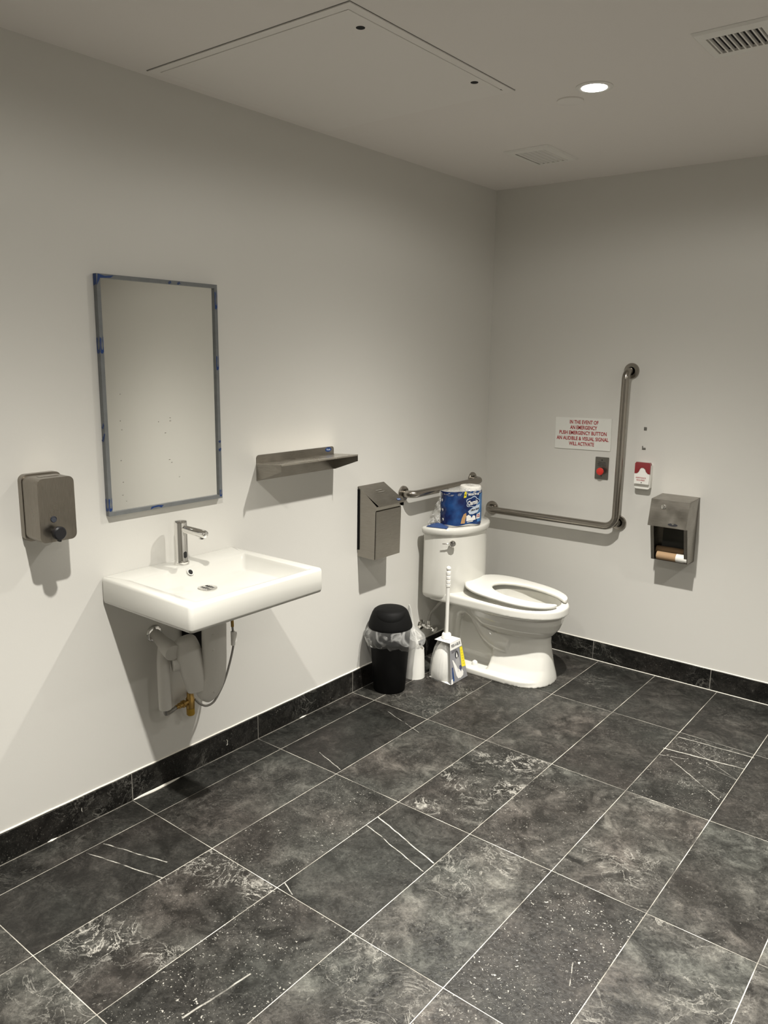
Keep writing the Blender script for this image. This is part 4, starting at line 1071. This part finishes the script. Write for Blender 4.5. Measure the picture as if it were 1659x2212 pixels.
# ------------------------------------------------------------------ brush caddy (white)
CC = Vector((.109, -.802, 0))
t = thing('toilet_brush_caddy', 'white plastic brush caddy with tall pointed back, behind the black bin', 'brush caddy', CC)
bm = NEW(); N = 64
def cz(a):
    da = (a-math.radians(278)+PI) % (2*PI)-PI
    return .150+.245*math.exp(-(da/.70)**2)*(1 if abs(da) < 1.6 else 1)
def cr(f, z): return .046+.006*(1-min(1, z/.15))-.010*max(0, (z-.15)/.25)
rings = []
for f in [i/16 for i in range(17)]:
    ring = []
    for k in range(N):
        a = 2*PI*k/N; z = cz(a)*f; ln__ = max(0, (z-.12)/.27)**1.3
        ring.append(CC+Vector((math.cos(a)*cr(f, z)+.000*ln__, math.sin(a)*cr(f, z)-.030*ln__, z)))
    rings.append(ring)
inner = [[p+Vector(((CC.x-p.x), (CC.y-p.y), 0))*.045 for p in r] for r in reversed(rings)]
loft(bm, rings+inner[:-1]+[[Vector((p.x, p.y, .004)) for p in inner[-1]]], True, True); obj('caddy_shell', bm, M['white'], t, angle=50)

# ------------------------------------------------------------------ packaged plunger
QC = Vector((.232, -.706, 0))
t = thing('packaged_plunger', 'white-handled plunger in a grey and yellow card sleeve, standing on the floor', 'plunger', QC)
bm = NEW(); lathe(bm, [(0, .003), (.070, .003), (.073, .010), (.071, .05), (.065, .095), (.053, .135), (.038, .165), (.024, .182), (.0, .186)], QC, 'z', 72)
for v in bm.verts:
    d = Vector((v.co.x-QC.x, v.co.y-QC.y)); a = math.atan2(d.y, d.x)
    if .01 < v.co.z < .19: k = 1+.012*math.sin(a*26); v.co.x = QC.x+d.x*k; v.co.y = QC.y+d.y*k
obj('cup', bm, M['white'], t)
bm = NEW(); lathe(bm, [(.080, .002), (.081, .012), (.079, .05), (.073, .10), (.061, .150), (.044, .187), (.026, .203)], QC, 'z', 56); obj('clear_cover', bm, M['shell'], t)
bm = NEW(); lathe(bm, [(.021, .204), (.025, .206), (.0255, .214), (.0235, .218), (.0235, .226), (.020, .231), (.0, .232)], QC, 'z', 36); obj('collar', bm, M['white'], t)
bm = NEW(); pr_ = [(.0085, .228), (.0088, .30), (.0092, .40), (.0098, .470), (.0090, .4705), (.0090, .4725), (.0118, .4735), (.0122, .480), (.0120, .4865), (.0095, .4885)]
z = .4885
for k in range(3):
    pr_ += [(.0092, z+.001), (.0118, z+.003), (.0124, z+.010), (.0118, z+.0185), (.0092, z+.0205)]; z += .0215
pr_ += [(.0092, z+.002)]+[(.0122*math.sin(a), z+.0130-.0122*math.cos(a)) for a in [.75+ (PI-.75)*k/10 for k in range(11)]]
lathe(bm, pr_, QC, 'z', 28); obj('handle', bm, M['white'], t)
# sleeve: front, top, back and bottom faces of a wedge, sides open
y0b, y1b, y0t, y1t = -.783, -.630, -.757, -.662
xf, xt, xb2 = .316, .286, .172
Z0, ZT = .0015, .203
bm = NEW()
def strip(bm, a, b_, c, d, thk=.0009):
    v = [Vector(p) for p in (a, b_, c, d)]; n = (v[1]-v[0]).cross(v[3]-v[0]).normalized()*thk
    A = [bm.verts.new(p) for p in v]; B = [bm.verts.new(p+n) for p in v]
    bm.faces.new(A); bm.faces.new(list(reversed(B)))
    for k in range(4): bm.faces.new((A[k], B[k], B[(k+1) % 4], A[(k+1) % 4]))
strip(bm, (xf, y0b, Z0), (xf, y1b, Z0), (xt, y1t, ZT), (xt, y0t, ZT))
sl = obj('card_sleeve', bm, M['cardg'], t, smooth=False)
bm = NEW(); strip(bm, (xt, y0t, ZT), (xt, y1t, ZT), (.195, y1t, ZT), (.195, y0t, ZT)); obj('sleeve_top', bm, M['cardw'], sl, smooth=False)
bm = NEW(); strip(bm, (xf, y0b, Z0), (xf, y1b, Z0), (xb2, y1b, Z0), (xb2, y0b+.02, Z0), .0006)
obj('sleeve_bottom', bm, M['cardw'], sl, smooth=False)
fn_ = (Vector((xf, y1b, Z0))-Vector((xf, y0b, Z0))).cross(Vector((xt, y0t, ZT))-Vector((xf, y0b, Z0))).normalized()
def cardf(u, v, d):   # u,v in 0..1 across the front face
    a = Vector((xf, y0b, Z0)).lerp(Vector((xf, y1b, Z0)), u); b3 = Vector((xt, y0t, ZT)).lerp(Vector((xt, y1t, ZT)), u)
    return a.lerp(b3, v)+fn_*(.0009+d)
def cpatch(name, pl, mat, d=.0006, parent=sl):
    bm = NEW(); fs = bm.faces.new([bm.verts.new(cardf(u, v, d)) for u, v in pl]); return obj(name, bm, mat, parent, smooth=False)
cpatch('white_header', [(0, .82), (1, .82), (1, 1), (0, 1)], M['cardw'])
cpatch('yellow_label', [(.74, .30), (1.0, .28), (1.0, .80), (.80, .80)], M['yellow'], .0008)
for k in range(6): cpatch('label_lines', [(.83, .36+.07*k), (.96, .355+.07*k), (.96, .365+.07*k), (.83, .37+.07*k)], simple('label_ink', (.45, .36, .01), .5), .0010)
cpatch('drop_disc', [(.50+.13*math.cos(2*PI*k/24), .655+.095*math.sin(2*PI*k/24)) for k in range(24)], M['ink'], .0008)
cpatch('drop_mark', [(.49, .725), (.54, .655), (.555, .625), (.53, .595), (.49, .585), (.455, .60), (.44, .63), (.455, .66)], M['cardw'], .0010)
cpatch('plunger_picture', [(.14, .58), (.22, .56), (.50, .30), (.74, .24), (.80, .17), (.76, .09), (.60, .05), (.44, .07), (.36, .15), (.30, .28)], M['cardw'], .0008)
cpatch('picture_shade', [(.58, .36), (.72, .35), (.76, .30), (.70, .24), (.66, .19), (.62, .25), (.56, .29)], M['navy'], .0010)
cpatch('side_band', [(.13, .06), (.22, .06), (.17, .40), (.09, .40)], M['navy'], .0009)
cpatch('corner_label', [(.02, .0), (.13, .0), (.13, .12), (.04, .12)], M['cardw'], .0010)
for s, size, u, v, wd, mat, st in (('PEEK-A-BLUE', .020, .5, .91, .80, M['ink'], .0006), ('WATERLESS', .008, .30, .79, .40, M['ink'], .0001), ('DRAIN PLUNGER', .008, .34, .755, .46, M['ink'], .0001)):
    b2 = text_bm(s, 1.0, 1, 0.02 if st > .0003 else 0, ext=.0)
    ww = max(p.co.x for p in b2.verts)-min(p.co.x for p in b2.verts)
    map_bm(b2, lambda x, y, z: cardf(u+x/ww*wd, v+y*size/.20, .0012)); obj('sleeve_lettering', b2, mat, sl, smooth=False)

# ------------------------------------------------------------------ camera, render settings
cy, cp, cr_ = 0.668251, 0.198074, 0.014906
fw_ = Vector((-math.sin(cy)*math.cos(cp), math.cos(cy)*math.cos(cp), -math.sin(cp))); ri = Vector((math.cos(cy), math.sin(cy), 0)); up = ri.cross(fw_)
r2 = ri*math.cos(cr_)+up*math.sin(cr_); u2 = -ri*math.sin(cr_)+up*math.cos(cr_)
cd = bpy.data.cameras.new('camera'); cam = bpy.data.objects.new('camera', cd); COL.objects.link(cam)
cd.sensor_fit = 'HORIZONTAL'; cd.sensor_width = 36; cd.lens = 1702.617*36/1659; cd.clip_start = .02
mw = Matrix.Identity(4)
for i in range(3):
    mw[i][0] = r2[i]; mw[i][1] = u2[i]; mw[i][2] = -fw_[i]
mw.translation = Vector(((2.30504, -3.85283, 1.59834)))
cam.matrix_world = mw
sc.camera = cam
w = bpy.data.worlds.new('world'); sc.world = w; w.use_nodes = True
w.node_tree.nodes['Background'].inputs[0].default_value = (0, 0, 0, 1)
vs = sc.view_settings; vs.view_transform = 'Standard'; vs.look = 'None'; vs.gamma = 1; vs.use_curve_mapping = False; vs.exposure = 0.30
cyc = sc.cycles
cyc.use_denoising = True
cyc.max_bounces = 12; cyc.diffuse_bounces = 8; cyc.glossy_bounces = 6; cyc.transparent_max_bounces = 16; cyc.sample_clamp_indirect = 4
cyc.caustics_reflective = True; cyc.blur_glossy = .3
